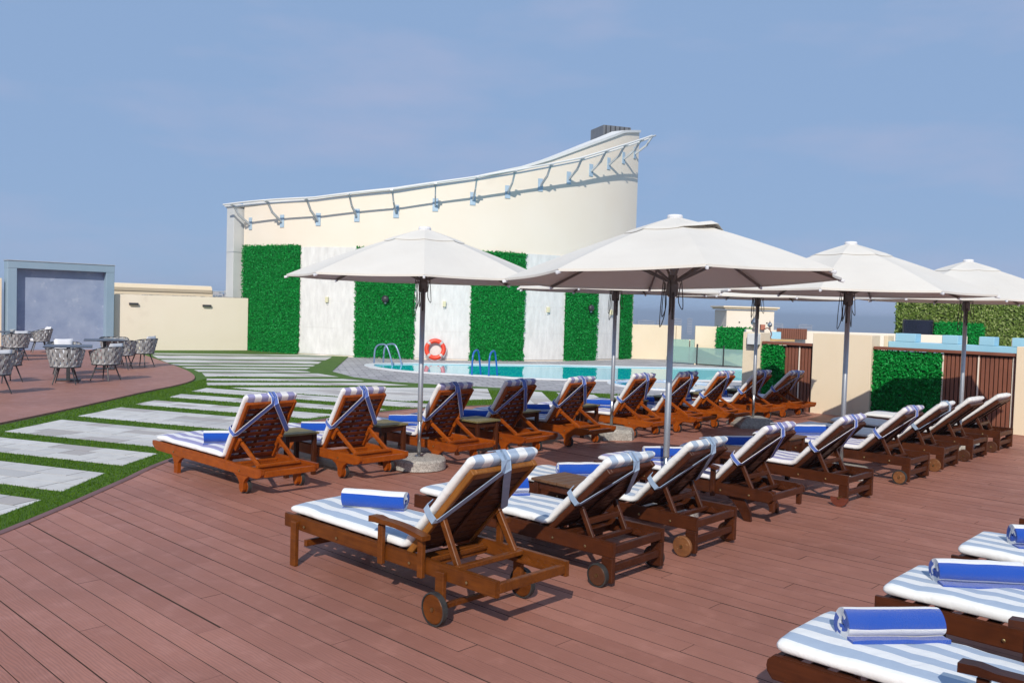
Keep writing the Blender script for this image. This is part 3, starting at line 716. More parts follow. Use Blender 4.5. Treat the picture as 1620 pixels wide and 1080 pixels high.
# cladding: white stone slabs and hedge panels
PAN = [(-43.2, -25.0, 'g'), (-25.0, -11.5, 'w'), (-11.5, 0.7, 'g'), (0.7, 12.5, 'w'), (12.5, 24.0, 'g'), (24.0, 34.4, 'w'), (34.4, 44.0, 'g'), (44.0, 53.2, 'w'), (53.2, 59.0, 'g')]
HN = ['green leaf panel at the left end of the curved wall', 'green leaf panel left of the red life ring', 'green leaf panel behind the blue pool ladder', 'narrow green leaf panel between the last white stone panels', 'slim green leaf strip at right edge of the curved wall']
gi = 0
for a0, a1, k in PAN:
    if k == 'w':
        rows = 4; zt = 3.71; nc = 2
        for r_ in range(rows):
            z0, z1 = r_ * zt / rows, (r_ + 1) * zt / rows
            cuts = [a0 + 0.05] + sorted(a0 + (a1 - a0) * (j + random.uniform(-0.12, 0.12)) / nc for j in range(1, nc)) + [a1 - 0.05]
            for c0, c1 in zip(cuts, cuts[1:]):
                mb = MB(); n5 = 5; pr = 0.022 + random.uniform(-0.002, 0.002); g = 0.006
                V = []; F = []
                for i in range(n5):
                    a = c0 + g + (c1 - c0 - 2 * g) * i / (n5 - 1)
                    V += [pav(a, z0 + 0.0015, 0.0), pav(a, z0 + 0.0015, pr), pav(a, z1 - 0.0015, pr), pav(a, z1 - 0.0015, 0.0)]
                for i in range(n5 - 1):
                    for q in range(4): F.append((i * 4 + q, i * 4 + (q + 1) % 4, i * 4 + 4 + (q + 1) % 4, i * 4 + 4 + q))
                F += [(0, 1, 2, 3), tuple(reversed(range((n5 - 1) * 4, n5 * 4)))]
                mb.add(V, F); mb.build('stone_slab', M['white_stone'], pv)
    else:
        hz = 3.76 if gi == 0 else 3.70
        h_ = thing('hedge_panel', pav((a0 + a1) / 2, 0), 0, HN[gi], 'hedge panel', 'green leaf panels on the pavilion wall'); gi += 1
        mi = Matrix.Translation(-Vector(pav((a0 + a1) / 2, 0)))
        mb = MB(); V = []; F = []
        for i in range(9):
            a = a0 + (a1 - a0) * i / 8; V += [pav(a, 0.0, 0.002), pav(a, 0.0, 0.03), pav(a, hz, 0.03), pav(a, hz, 0.002)]
        for i in range(8):
            for q in range(4): F.append((i * 4 + q, i * 4 + (q + 1) % 4, i * 4 + 4 + (q + 1) % 4, i * 4 + 4 + q))
        F += [(0, 1, 2, 3), tuple(reversed(range(32, 36)))]
        mb.add(V, F, mi); mb.build('backing', M['leaf_back'], h_)
        o_ = Vector(pav((a0 + a1) / 2, 0))
        hedge('foliage', h_, lambda u, v, dp: Vector(pav(a0 + (a1 - a0) * u, hz * v, 0.03 + dp)) - o_, R(a1 - a0) * PR, hz, 2400, 0.066, M['leaf'], 0.06)
# wall lamps
for i, (a, z) in enumerate(((-18, 1.89), (6.9, 1.86), (29.8, 1.77), (49.1, 1.74))):
    w = thing('wall_lamp', pav(a, z, 0.02), R(a), ['small cream wall lamp on the leftmost white stone panel', 'small cream wall lamp on white panel above the life ring', 'small cream wall lamp on the third white stone panel', 'small cream wall lamp on the rightmost white stone panel'][i], 'wall lamp', 'cream lamps on the white panels')
    mb = MB(); mb.box((0, -0.05, 0), (0.11, 0.09, 0.20), ch=0.015); mb.build('shade', M['bulb'], w)
    mb = MB(); mb.box((0, 0.0, -0.02), (0.08, 0.06, 0.30), ch=0.01); mb.build('backplate', M['white_paint'], w)
for i, (a, z) in enumerate(((-5.1, 1.97), (41.2, 1.88))):
    w = thing('bulkhead_lamp', pav(a, z, 0.10), R(a), ['round dark lamp on the leaf panel left of the life ring', 'round dark lamp on the narrow right-hand leaf panel'][i], 'wall lamp', 'dark round lamps on leaf panels')
    mb = MB(); mb.lathe([(0.03, 0.0), (0.11, 0.03), (0.13, 0.08), (0.10, 0.13), (0.03, 0.16)], n=16, axis='Y'); mb.build('lamp_body', M['dark_metal'], w, smooth=True)
    mb = MB(); mb.lathe([(0.04, -0.16), (0.05, -0.10), (0.03, -0.06)], (0, -0.06, 0), 12); mb.build('lamp_cap', M['steel'], w)
# pier at the left end
pr = thing('wall_pier', (-10.35, 32.75, 0), R(-44), 'pale grey square column closing the left end of the curved wall', 'column')
mb = MB(); mb.box((0, 0, 2.1), (0.52, 0.46, 6.2), ch=0.01); mb.build('shaft', M['pier_grey'], pr)
for z in (1.1, 3.55): mb = MB(); mb.box((0, 0, z), (0.535, 0.475, 0.025), ch=0); mb.build('joint', M['zinc'], pr)
mb = MB(); mb.box((0, 0, 5.26), (0.66, 0.60, 0.10), ch=0.01); mb.build('cap', M['white_paint'], pr)
lv = thing('roof_louver', (3.70, 35.6, 7.98), R(20), 'dark grey louvred box on the high end of the pavilion roof', 'roof louver')
mb = MB(); mb.box((0, 0, 0.35), (1.2, 1.2, 1.5), ch=0.01); mb.build('casing', M['louver'], lv)
for i in range(6): mb = MB(); mb.box((-0.5 + 0.20 * i, -0.615, 0.35), (0.03, 0.03, 1.46), ch=0); mb.build('rib', M['dark_metal'], lv)

# ------------------------------------------------------------------ left: parapet walls and framed feature wall
def wall_seg(name, a, b, z0, z1, th, mat, **kw):
    a, b = Vector(a + (0,)), Vector(b + (0,)); mb = MB(); m = (a + b) / 2; d = (b - a)
    mb.box((m.x, m.y, (z0 + z1) / 2), (d.length, th, z1 - z0), math.atan2(d.y, d.x), 0.008); return mb.build(name, mat, **kw)
wall_seg('parapet_wall', (-13.55, 29.9), (-9.72, 32.25), -1, 1.86, 0.22, M['cream_left'], label='cream parapet wall with two small dark wall lights', category='wall')
mb = MB()
for i in range(60):
    k = i / 60; mb.box((-13.5 + 3.75 * k + random.uniform(-.02, .02), 29.93 + 2.3 * k, 1.872), (random.uniform(0.03, 0.12), 0.2, random.uniform(0.005, 0.03)), R(31.5), 0)
mb.build('parapet_crust', M['concrete'], label='crumbling grey mortar along the top of the cream parapet', category='mortar', kind='stuff')
wall_seg('rear_parapet', (-16.2, 31.9), (-12.0, 35.06), -1, 2.12, 0.3, M['cream'], label='cream parapet with rounded coping standing behind the lamp-lit parapet', category='wall')
mb = MB(); mb.tube([(-16.2, 31.8, 2.14), (-12.0, 34.96, 2.14)], 0.16, 8); mb.build('coping_roll', M['cream'], label='rounded cream coping moulding on the rear parapet', category='coping')
wall_seg('side_wall', (-19.5, 24.9), (-16.05, 27.62), -1, 2.25, 0.25, M['cream'], label='cream wall at left picture edge beside the grey frame', category='wall')
for i, (px, py) in enumerate(((-12.98, 30.13), (-10.92, 31.40))):
    w = thing('wall_light', (px, py, 1.55), R(31.5), ['flat dark wall light on the parapet, nearer the grey frame', 'flat dark wall light on the parapet, nearer the pavilion'][i], 'wall light', 'dark lights on the parapet')
    mb = MB(); mb.box((0, -0.05, 0), (0.29, 0.10, 0.075), ch=0.006); mb.build('housing', M['dark_metal'], w)
    mb = MB(); mb.box((0, -0.06, -0.041), (0.24, 0.06, 0.006), ch=0); mb.build('lens', M['bulb'], w)
fw = thing('feature_wall', (-14.785, 28.75, 0), math.atan2(2.1, 2.37), 'blue grey plaster wall with projecting painted frame behind the dining tables', 'wall')
wd = 3.17
mb = MB(); mb.box((0, -0.02, 1.2), (wd - 0.2, 0.12, 3.0), ch=0); mb.build('panel', M['slate_blue'], fw)
for x in (-1, 1): mb = MB(); mb.box((x * (wd / 2 - 0.13), -0.08, 1.2), (0.26, 0.5, 3.0), ch=0.008); mb.build('side_frame', M['frame_blue'], fw)
mb = MB(); mb.box((0, -0.083, 2.69), (wd + 0.006, 0.512, 0.23), ch=0.008); tp = mb.build('top_frame', M['frame_blue'], fw)
mb = MB(); mb.box((0, -0.083, 2.82), (wd + 0.05, 0.55, 0.025), ch=0.004); mb.build('flashing', M['zinc'], tp)

# ------------------------------------------------------------------ right: terrace walls, gates, glass
def st_box(name, s0, s1, t0, t1, z0, z1, mat, parent=None, ch=0.006, **kw):
    mb = MB()
    if parent is None:
        x, y = L((s0 + s1) / 2, (t0 + t1) / 2); mb.box((x, y, (z0 + z1) / 2), (s1 - s0, t1 - t0, z1 - z0), TH, ch)
    else: mb.box(((s0 + s1) / 2, (t0 + t1) / 2, (z0 + z1) / 2), (s1 - s0, t1 - t0, z1 - z0), 0, ch)
    return mb.build(name, mat, parent, **kw)
st_box('gate_pier', -3.60, -3.22, 12.60, 13.0, -0.06, 1.46, M['cream'], label='cream pier between the glass balustrade and the small gate', category='wall')
st_box('terrace_wall', -2.13, -1.03, 12.56, 12.95, -0.06, 1.50, M['cream'], label='cream wall block between the two brown slatted gates', category='wall')
st_box('terrace_wall', 1.29, 6.0, 12.58, 12.95, -0.06, 1.42, M['cream'], label='cream wall at right picture edge past the wide gate', category='wall')
def gate(s0, s1, sg, z, label, glabel):
    o = thing('slatted_gate', L(0, 0) + (0,), TH, label, 'gate', 'brown slatted gates')
    st_box('backing', sg, s1, 12.74, 12.78, -0.05, z, M['under'], o, 0)
    st_box('top_beam', s0, s1 + 0.0, 12.62, 12.80, z + 0.003, z + 0.055, M['slat_brown'], o)
    n = max(4, round((s1 - sg) / 0.068)); w = (s1 - sg) / n
    me = None
    stiles = [sg + 0.01, (sg + s1) / 2, s1 - 0.05] if s1 - sg > 0.9 else [(sg + s1) / 2]
    for i in range(n):
        x = sg + (i + 0.5) * w
        if me is None: m_ = MB(); m_.box((0, 0, 0), (w - 0.014, 0.03, z), 0, 0.004); me = m_.mesh('slat')
        obj('slat', me, M['slat_brown'], o, loc=(x, 12.70, z / 2 - 0.02))
    for x in stiles: st_box('trim_strip', x - 0.01, x + 0.012, 12.672, 12.70, 0.0, z - 0.01, M['cream_pale'], o, 0)
    h = thing('hedge_panel', L(0, 0) + (0,), TH, glabel, 'hedge panel', 'leaf panels beside the gates')
    st_box('backing', s0, sg - 0.01, 12.70, 12.78, -0.04, z - 0.01, M['leaf_back'], h, 0)
    hedge('foliage', h, lambda u, v, dp: (s0 + (sg - 0.02 - s0) * u, 12.70 - dp, (z - 0.02) * v), sg - s0, z, 4200, 0.06, M['leaf'], 0.07)
gate(-3.20, -2.14, -2.74, 1.24, 'narrow brown slatted gate beside the cream pier, far end of back row', 'narrow leaf panel on the small gate behind the last orange lounger')
gate(-1.02, 1.28, 0.14, 1.25, 'wide brown slatted gate behind the white cushioned loungers', 'square leaf panel between the cream wall block and the wide gate')
# crenellated pale blue wall behind the wide gate
cw = thing('crenellated_wall', L(0, 0) + (0,), TH, 'light blue crenellated parapet showing above the wide gate', 'wall')
st_box('base', -0.92, 1.30, 13.05, 13.35, -0.06, 1.40, M['light_blue'], cw)
st_box('end_post', -1.0, -0.925, 13.04, 13.34, -0.06, 1.50, M['cream'], cw)
for a, b in ((-0.80, -0.45), (0.0, 0.26), (0.60, 0.83), (1.10, 1.29)):
    o = st_box('merlon', a, b, 13.052, 13.345, 1.403, 1.55, M['light_blue'], cw)
    st_box('merlon_side', a - 0.006, a - 0.001, 13.06, 13.34, 1.405, 1.545, M['cream_pale'], o, 0)
# neighbouring terrace
def fhedge(name, x0, x1, y, z0, z1, mat, label, dens=1500, size=0.07, rz=0):
    o = thing('hedge_panel', ((x0 + x1) / 2, y, z0), rz, label, 'hedge panel', 'leaf panels on the neighbouring terrace'); w = x1 - x0
    mb = MB(); mb.box((0, 0.04, (z1 - z0) / 2), (w, 0.08, z1 - z0), ch=0); mb.build('backing', M['leaf_back'] if mat is M['leaf'] else M['olive_back'], o)
    hedge('foliage', o, lambda u, v, dp: ((u - 0.5) * w, -dp, (z1 - z0) * v), w, z1 - z0, dens, size, mat, 0.08)
M['olive_back'] = varied('olive_backing', (0.10, 0.14, 0.03), (0.07, 0.10, 0.02), 8, 0.9, 0.3)
fhedge('hedge', 10.46, 15.5, 24.0, 0.0, 2.42, M['leaf_pale'], 'long olive green leaf wall beyond the pale blue parapet', 1500, 0.085)
fhedge('hedge', 11.26, 12.55, 23.5, 0.0, 1.75, M['leaf'], 'dark green leaf panel in front of the olive leaf wall', 2200, 0.07)
tv = thing('screen', (10.83, 23.55, 0.9), 0, 'black outdoor screen beside the far green leaf panel', 'screen')
mb = MB(); mb.box((0, 0, 0.55), (0.80, 0.06, 0.72), ch=0.006); mb.build('casing', M['dark_metal'], tv)
mb = MB(); mb.box((0, -0.033, 0.55), (0.76, 0.006, 0.68), ch=0); mb.build('panel', M['black'], tv)
mb = MB(); mb.box((0, 0.02, -0.35), (0.10, 0.06, 1.15), ch=0); mb.build('stand', M['dark_metal'], tv)
wall_seg('neighbour_wall', (5.45, 20.6), (10.4, 20.2), -0.06, 1.47, 0.2, M['cream_pale'], label='pale cream low wall behind the narrow gate', category='wall')
nf = thing('slatted_fence', (6.43, 20.25, 1.29), 0, 'short brown slatted fence on the neighbouring terrace', 'fence')
for i in range(14):
    mb = MB(); mb.box((-0.33 + i * 0.05, 0, 0.11), (0.042, 0.03, 0.24), ch=0); mb.build('slat', M['slat_brown'], nf)
mb = MB(); mb.box((0, 0.03, 0.1), (0.69, 0.02, 0.23), ch=0); mb.build('backing', M['under'], nf)
bx_ = thing('utility_box', L(-3.33, 12.58) + (1.22,), TH, 'white utility box fixed to the top of the cream pier', 'box')
mb = MB(); mb.box((0.0, -0.05, 0.11), (0.24, 0.10, 0.22), ch=0.008); mb.build('housing', M['white_paint'], bx_)
mb = MB(); mb.box((0, -0.06, -0.012), (0.22, 0.08, 0.018), ch=0); mb.build('base', M['dark_metal'], bx_)
bp = thing('blue_board', (5.95, 19.9, 1.26), 0, 'light blue board lying against wall behind the narrow gate', 'board')
mb = MB(); mb.box((0, 0, 0.09), (0.24, 0.03, 0.18), ch=0.003); mb.build('face', M['light_blue'], bp)
pk = thing('timber_plank', (5.95, 19.6, 1.24), 0, 'yellowish timber plank under the light blue board', 'plank')
mb = MB(); mb.box((0.05, 0, 0.02), (0.55, 0.12, 0.05), ch=0.003); mb.build('board', varied('raw_timber', (0.55, 0.36, 0.16), (0.48, 0.30, 0.13), 6, 0.7), pk)
mb = MB(); mb.tube(catmull([(5.62, 19.8, 1.47), (5.72, 19.7, 1.52), (5.80, 19.7, 1.40), (5.78, 19.7, 1.30), (5.88, 19.7, 1.25)], 6), 0.012, 6)
mb.build('loose_cable', M['slat_brown'], label='brown cable looping over the wall beside utility box', category='cable')
rb = thing('red_box', (5.79, 20.4, 1.47), 0, 'small brick red box on the low wall by the lantern', 'box')
mb = MB(); mb.box((0, 0, 0.06), (0.10, 0.10, 0.12), ch=0.004); mb.build('housing', varied('brick_red', (0.45, 0.16, 0.10), (0.38, 0.13, 0.08), 6, 0.7), rb)
def lantern(x, y, z, h, label):
    o = thing('lantern', (x, y, z), 0, label, 'lantern', 'metal lanterns on the wall')
    mb = MB(); mb.lathe([(0.16 * h, 0), (0.16 * h, 0.05 * h), (0.08 * h, 0.16 * h), (0.10 * h, 0.22 * h)], n=10); mb.build('foot', M['bronze'], o)
    mb = MB(); mb.lathe([(0.10 * h, 0.22 * h), (0.24 * h, 0.36 * h), (0.27 * h, 0.48 * h), (0.20 * h, 0.66 * h), (0.07 * h, 0.78 * h)], n=10); mb.build('globe', M['steel'], o)
    mb = MB(); mb.lathe([(0.08 * h, 0.78 * h), (0.03 * h, 0.88 * h), (0.012 * h, 1.0 * h)], n=8); mb.build('finial', M['bronze'], o)
lantern(5.62, 20.45, 1.47, 0.34, 'pierced silver lantern just right of the umbrella pole')
lantern(6.22, 21.3, 1.47, 0.22, 'smaller weathered lantern by the corner of the cream roof room')
rr = thing('roof_room', (12.05, 46.0, -6), 0, 'small cream roof room with projecting yellow cornice in the distance', 'building')
mb = MB(); mb.box((0, 0, 4.0), (2.42, 2.6, 8.06), ch=0.01); mb.build('wall', M['cream_pale'], rr)
mb = MB(); mb.box((0, 0, 8.11), (2.66, 2.84, 0.08), ch=0.01); mb.build('roof', M['cream'], rr)
mb = MB(); mb.box((0, 0, 8.19), (2.84, 3.0, 0.08), ch=0.01); mb.build('cornice', M['cream'], rr)
for x in (-0.55, 0.85): mb = MB(); mb.box((x, -1.305, 7.42), (0.07, 0.02, 0.07), ch=0); mb.build('vent', M['dark_metal'], rr)
wall_seg('far_terrace_wall', (4.62, 34.7), (6.45, 34.9), -0.06, 1.30, 0.25, M['cream'], label='cream wall right of the pavilion with a returned end', category='wall')
wall_seg('far_wall_return', (6.58, 34.8), (6.72, 36.4), -0.06, 1.29, 0.2, M['cream'], label='short cream wall return in shade past the pavilion', category='wall')
wall_seg('far_roof_parapet', (6.2, 42), (9.5, 42), -4, 0.55, 0.3, M['cream'], label='low cream roof edge seen through the gap between far walls', category='wall')
wall_seg('glass_side_wall', (6.62, 31.9), (8.7, 31.6), -0.06, 1.35, 0.22, M['cream'], label='cream wall carrying a leaf panel behind the glass balustrade', category='wall')
fhedge('hedge', 7.33, 8.62, 31.5, 0.5, 1.34, M['leaf'], 'green leaf panel on the wall behind the glass balustrade', 1800, 0.08)
gb = thing('glass_balustrade', (5.88, 32.36, -0.05), math.atan2(-1.76, 2.28), 'green tinted glass balustrade with slim posts by the pool', 'balustrade')
for i in range(3):
    mb = MB(); mb.box((0.02 + 1.02 * i + 0.49, 0, 0.34), (0.97, 0.014, 0.58), ch=0); mb.build('pane', M['glass'], gb)
for i in range(4):
    mb = MB(); mb.box((1.02 * i, 0, 0.36), (0.045, 0.045, 0.78 if i else 0.7), ch=0.004); mb.build('post', M['dark_metal'], gb)
g2 = thing('glass_screen', (6.3, 33.6, -0.05), math.atan2(-0.3, 1.2), 'second glass screen standing behind the balustrade gap', 'balustrade')
for i in range(2): mb = MB(); mb.box((-0.35 + 0.85 * i + 0.4, 0, 0.44), (0.80, 0.014, 0.82), ch=0); mb.build('pane', M['glass'], g2)
mb = MB(); mb.box((0.475, 0, 0.40), (0.035, 0.035, 0.82), ch=0); mb.build('post', M['dark_metal'], g2)

# ------------------------------------------------------------------ far city
M['far_a'] = varied('far_facade', (0.50, 0.44, 0.40), (0.44, 0.40, 0.37), 0.05, 0.9, 0); M['far_win'] = varied('far_glazing', (0.12, 0.14, 0.17), (0.10, 0.12, 0.15), 0.05, 0.5, 0)
def far_block(x, y, w, h, label, grp):
    o = thing('tower_block', (x, y, -60), 0, label, 'building', grp); mb = MB(); mb.box((0, 0, h / 2), (w, w * 0.7, h), ch=0); mb.build('wall', M['far_a'], o)
    k = max(3, int(h / 7))
    for i in range(k):
        mb = MB(); mb.box((0, -w * 0.35 - 0.1, h * (i + 0.55) / k), (w * 0.86, 0.5, h / k * 0.4), ch=0); mb.build('window_band', M['far_win'], o)
    mb = MB(); mb.box((0, 0, h + 1), (w * 0.4, w * 0.3, 2.0), ch=0); mb.build('plant_room', M['far_a'], o)
FC = [(342, 28, 40, 'leftmost hazy tower block just right of the pavilion'), (392, 48, 36, 'low wide hazy block second from the pavilion'), (436, 22, 38, 'narrow hazy block third from the pavilion'), (478, 36, 44, 'tallest hazy block left of the front umbrella pole'), (522, 14, 46, 'thin hazy slab beside the tallest block'), (760, 64, 40, 'wide hazy block right of the front umbrella pole'), (860, 40, 38, 'hazy block farthest right over the far terrace wall')]
for x, w, h, lb in FC: far_block(x, 2600, w, h, lb, 'hazy tower blocks on the skyline')
for i, (x, w, h, lb) in enumerate(((-318, 16, 72, 'pale far block behind left parapet, nearest the pavilion'), (-337, 20, 68, 'wide pale far block behind the left parapet'), (-353, 11, 65, 'low pale far block at left end over the parapet'))): far_block(x, 1000, w, h, lb, 'far blocks over the left parapet')
tr = thing('roof_truss', (-12.4, 35.6, 1.80), R(20), 'thin grey lattice truss lying behind the left parapet', 'truss')
mb = MB(); mb.tube([(-0.2, 0, 0.05), (1.9, 0, 0.05)], 0.02, 6); mb.build('bottom_chord', M['zinc'], tr)
mb = MB(); mb.tube([(-0.2, 0, 0.30), (1.9, 0, 0.30)], 0.02, 6); mb.build('top_chord', M['zinc'], tr)
for i in range(7): mb = MB(); mb.tube([(-0.2 + 0.3 * i, 0, 0.05), (-0.05 + 0.3 * i, 0, 0.30), (0.1 + 0.3 * i, 0, 0.05)], 0.014, 5); mb.build('lattice_bar', M['zinc'], tr)

# ------------------------------------------------------------------ pool furniture: ladder rails, life ring
def ladder(x, y, rz, mat, label, h=0.62, gap=0.24):
    o = thing('pool_ladder', (x, y, -0.05), rz, label, 'ladder', 'pool ladder handrails')
    for d in (-gap, gap):
        mb = MB(); mb.tube(catmull([(0, d, 0), (0.02, d, h * 0.62), (0.10, d, h * 0.90), (0.30, d, h), (0.45, d, h * 0.93), (0.58, d, h * 0.55), (0.72, d, -0.06)], 6), 0.026, 8); hr = mb.build('handrail', mat, o, smooth=True)
        mb = MB(); mb.lathe([(0.055, 0), (0.055, 0.012), (0.03, 0.025)], (0, d, 0.0), 12); mb.build('flange', M['steel'], hr)
    for k in range(2): mb = MB(); mb.box((0.72, 0, -0.12 - 0.1 * k), (0.08, 0.54, 0.03)); mb.build('step', M['steel'], o)
ladder(-4.12, 27.3, R(-28), M['steel_rail'], 'grey blue steel pool ladder at the left tip of the pool')
ladder(-0.82, 23.42, R(72), M['blue_rail'], 'bright blue pool ladder on near side of the pool', 0.68)
lr = thing('life_ring', (-2.6, 29.86, 0.32), 0, 'orange red life ring with grey bands leaning on white stone panel', 'life ring')
lr.rotation_euler = (R(-9), 0, R(5))
mb = MB(); mb.tube([(0.29 * math.cos(a), 0, 0.29 * math.sin(a)) for a in [2 * math.pi * k / 40 for k in range(40)]], 0.078, 14, closed=True); mb.build('ring_body', M['ring'], lr, smooth=True)
for q in range(4):
    mb = MB(); a0 = math.pi / 4 + q * math.pi / 2
    mb.tube([(0.29 * math.cos(a), 0, 0.29 * math.sin(a)) for a in [a0 - 0.14 + 0.056 * k for k in range(6)]], 0.081, 14, caps=False); mb.build('band', M['ring_band'], lr, smooth=True)
for q in range(4):
    a0 = q * math.pi / 2 + math.pi / 4
    mb = MB(); mb.tube([(0.385 * math.cos(a0 + 0.2 * k), -0.02, 0.385 * math.sin(a0 + 0.2 * k)) for k in range(8)], 0.008, 5); mb.build('grab_line', M['pillow'], lr)

# ------------------------------------------------------------------ umbrellas
def umbrella(s, t, rot, label, base='round', peak=2.65, flap=False, rim=2.09, tilt=(0, 0)):
    x, y = L(s, t); o = thing('umbrella', (x, y, 0), rot, label, 'umbrella', 'white parasols between the loungers')
    Rm = 1.475
    b = MB(); bz = 0.13
    if base == 'round': b.lathe([(0.28, 0), (0.30, 0.01), (0.30, 0.10), (0.285, 0.125), (0.05, 0.13)], n=36)
    elif base == 'rough':
        pts = [(0.36 + 0.05 * math.sin(k * 1.7) + random.uniform(-.02, .02)) for k in range(18)]
        V = [(p * math.cos(2 * math.pi * k / 18) * f, p * math.sin(2 * math.pi * k / 18) * f, z) for f, z in ((1, 0), (1.0, 0.10), (0.93, 0.15), (0.2, 0.16)) for k, p in enumerate(pts)]
        b.add(V, [(r * 18 + k, r * 18 + (k + 1) % 18, r * 18 + 18 + (k + 1) % 18, r * 18 + 18 + k) for r in range(3) for k in range(18)] + [tuple(range(54, 72))]); bz = 0.16
    else:
        h4 = lambda e, z: [(e, e, z), (-e, e, z), (-e, -e, z), (e, -e, z)]
        V = h4(0.33, 0) + h4(0.33, 0.04) + h4(0.2, 0.15); b.add(V, [(i, (i + 1) % 4, 4 + (i + 1) % 4, 4 + i) for i in range(4)] + [(4 + i, 4 + (i + 1) % 4, 8 + (i + 1) % 4, 8 + i) for i in range(4)] + [(8, 9, 10, 11), (3, 2, 1, 0)]); bz = 0.15
    bo = b.build('base', M['granite'] if base == 'round' else M['concrete'], o)
    if base == 'round':
        hb = MB(); hb.box((0, -0.302, 0.055), (0.09, 0.012, 0.045)); hb.build('handle_recess', M['concrete'], bo)
        hb = MB(); hb.lathe([(0.05, 0.128), (0.05, 0.14), (0.03, 0.15)], n=14); hb.build('collar', M['steel'], bo)
    p = MB(); p.lathe([(0.021, bz - 0.03), (0.021, 0.62)], n=14); p.build('lower_pole', M['steel'], o, smooth=True)
    p = MB(); p.lathe([(0.026, 0.52), (0.028, 0.53), (0.028, 2.50)], n=16); p.build('pole', M['alu'], o, smooth=True)
    p = MB(); p.tube([(0.02, 0, 0.30), (0.06, 0, 0.30)], 0.008, 6); p.build('locking_pin', M['steel'], o)
    p = MB(); p.lathe([(0.034, 1.94), (0.052, 1.955), (0.052, 2.05), (0.042, 2.07), (0.04, 2.13)], n=16); p.build('runner_hub', M['bronze'], o)
    p = MB(); p.lathe([(0.045, 2.50), (0.06, 2.52), (0.06, 2.60), (0.02, 2.63)], n=16); p.build('top_hub', M['bronze'], o)
    tx_ = tilt[0] * math.cos(rot) + tilt[1] * math.sin(rot); ty_ = -tilt[0] * math.sin(rot) + tilt[1] * math.cos(rot)
    # canopy
    def zc(r): k = r / Rm; return peak - 0.02 - (peak - 0.02 - rim) * (0.82 * k + 0.18 * k * k)
    def pt(r_frac, g, j, m, lift=0.0, rr=Rm, r0=0.0):
        a0, a1 = 2 * math.pi * g / 8, 2 * math.pi * (g + 1) / 8; k = j / m
        c0 = Vector((math.cos(a0), math.sin(a0))); c1 = Vector((math.cos(a1), math.sin(a1)))
        q = c0.lerp(c1, k); sag = math.sin(math.pi * k)
        r = r_frac * rr; q = q * r * (1 - 0.028 * sag * r_frac ** 2)
        z = zc(r_frac * rr) - 0.035 * sag * r_frac * (1.2 - r_frac) + lift + q.x * tx_ + q.y * ty_
        return (q.x, q.y, z)
    cv = MB(); rings = [0.16, 0.27, 0.4, 0.55, 0.7, 0.85, 0.95, 1.0]; m = 6; V = []; F = []
    for rf in rings:
        for g in range(8):
            for j in range(m): V.append(pt(rf, g, j, m))
    n8 = 8 * m
    for i in range(len(rings) - 1):
        for k in range(n8): F.append((i * n8 + k, i * n8 + (k + 1) % n8, (i + 1) * n8 + (k + 1) % n8, (i + 1) * n8 + k))
    # small hanging hem
    for k in range(n8): q = V[(len(rings) - 1) * n8 + k]; V.append((q[0] * 1.001, q[1] * 1.001, q[2] - 0.02))
    i = len(rings) - 1
    for k in range(n8): F.append((i * n8 + k, i * n8 + (k + 1) % n8, (i + 1) * n8 + (k + 1) % n8, (i + 1) * n8 + k))
    cv.add(V, F); co = cv.build('canopy', M['canvas'], o)
    sd = co.modifiers.new('thickness', 'SOLIDIFY'); sd.thickness = 0.004
    cv = MB(); V = []; F = []; rv = [0.035, 0.10, 0.18, 0.255, 0.30]
    for q_, rf in enumerate(rv):
        for g in range(8):
            for j in range(m):
                lf_ = 0.014 if q_ < 4 else 0.008
                if flap and q_ >= 3 and g in (0, 1): lf_ += 0.006 + 0.035 * math.sin(math.pi * (j + g * m) / (2 * m))
                V.append(pt(rf, g, j, m, lf_))
    for i in range(len(rv) - 1):
        for k in range(n8): F.append((i * n8 + k, i * n8 + (k + 1) % n8, (i + 1) * n8 + (k + 1) % n8, (i + 1) * n8 + k))
    cv.add(V, F); vo = cv.build('vent_cap', M['canvas'], co); sd = vo.modifiers.new('thickness', 'SOLIDIFY'); sd.thickness = 0.004
    p = MB(); p.lathe([(0.065, peak - 0.035), (0.07, peak - 0.012), (0.062, peak + 0.006), (0.01, peak + 0.009)], n=16); p.build('finial', M['pillow'], o)
    for g in range(8):
        a = 2 * math.pi * g / 8; c, s_ = math.cos(a), math.sin(a)
        p = MB(); tl = c * tx_ + s_ * ty_; p.bar((0.05 * c, 0.05 * s_, zc(0.05) - 0.045), (Rm * c, Rm * s_, rim - 0.022 + Rm * tl), 0.016, 0.024, ch=0.003); rb_ = p.build('rib', M['bronze'], o)
        p = MB(); p.bar(((Rm - 0.03) * c, (Rm - 0.03) * s_, rim - 0.018 + Rm * tl), ((Rm + 0.022) * c, (Rm + 0.022) * s_, rim - 0.032 + Rm * tl), 0.022, 0.026, ch=0.006); p.build('tip_cap', M['pillow'], rb_)
        p = MB(); p.bar((0.05 * c, 0.05 * s_, 2.08), (0.66 * c, 0.66 * s_, zc(0.66) - 0.06 + 0.66 * tl), 0.016, 0.024, ch=0.003); p.build('strut', M['bronze'], o)
    for (dx, dy, ln) in ((0.075, -0.03, 0.22), (-0.08, 0.02, 0.30), (-0.06, -0.06, 0.24), (0.05, 0.07, 0.17), (0.02, -0.085, 0.33)):
        p = MB(); p.tube(catmull([(dx, dy, 2.08), (dx * 1.25, dy * 1.2, 2.0 - ln * 0.5), (dx * 1.1, dy * 1.2, 2.0 - ln), (dx * 0.9, dy * 0.7, 2.0 - ln * 0.55), (dx * 0.95, dy * 0.9, 2.06)], 5), 0.0042, 5); p.build('pull_cord', M['rope_dark'], o)
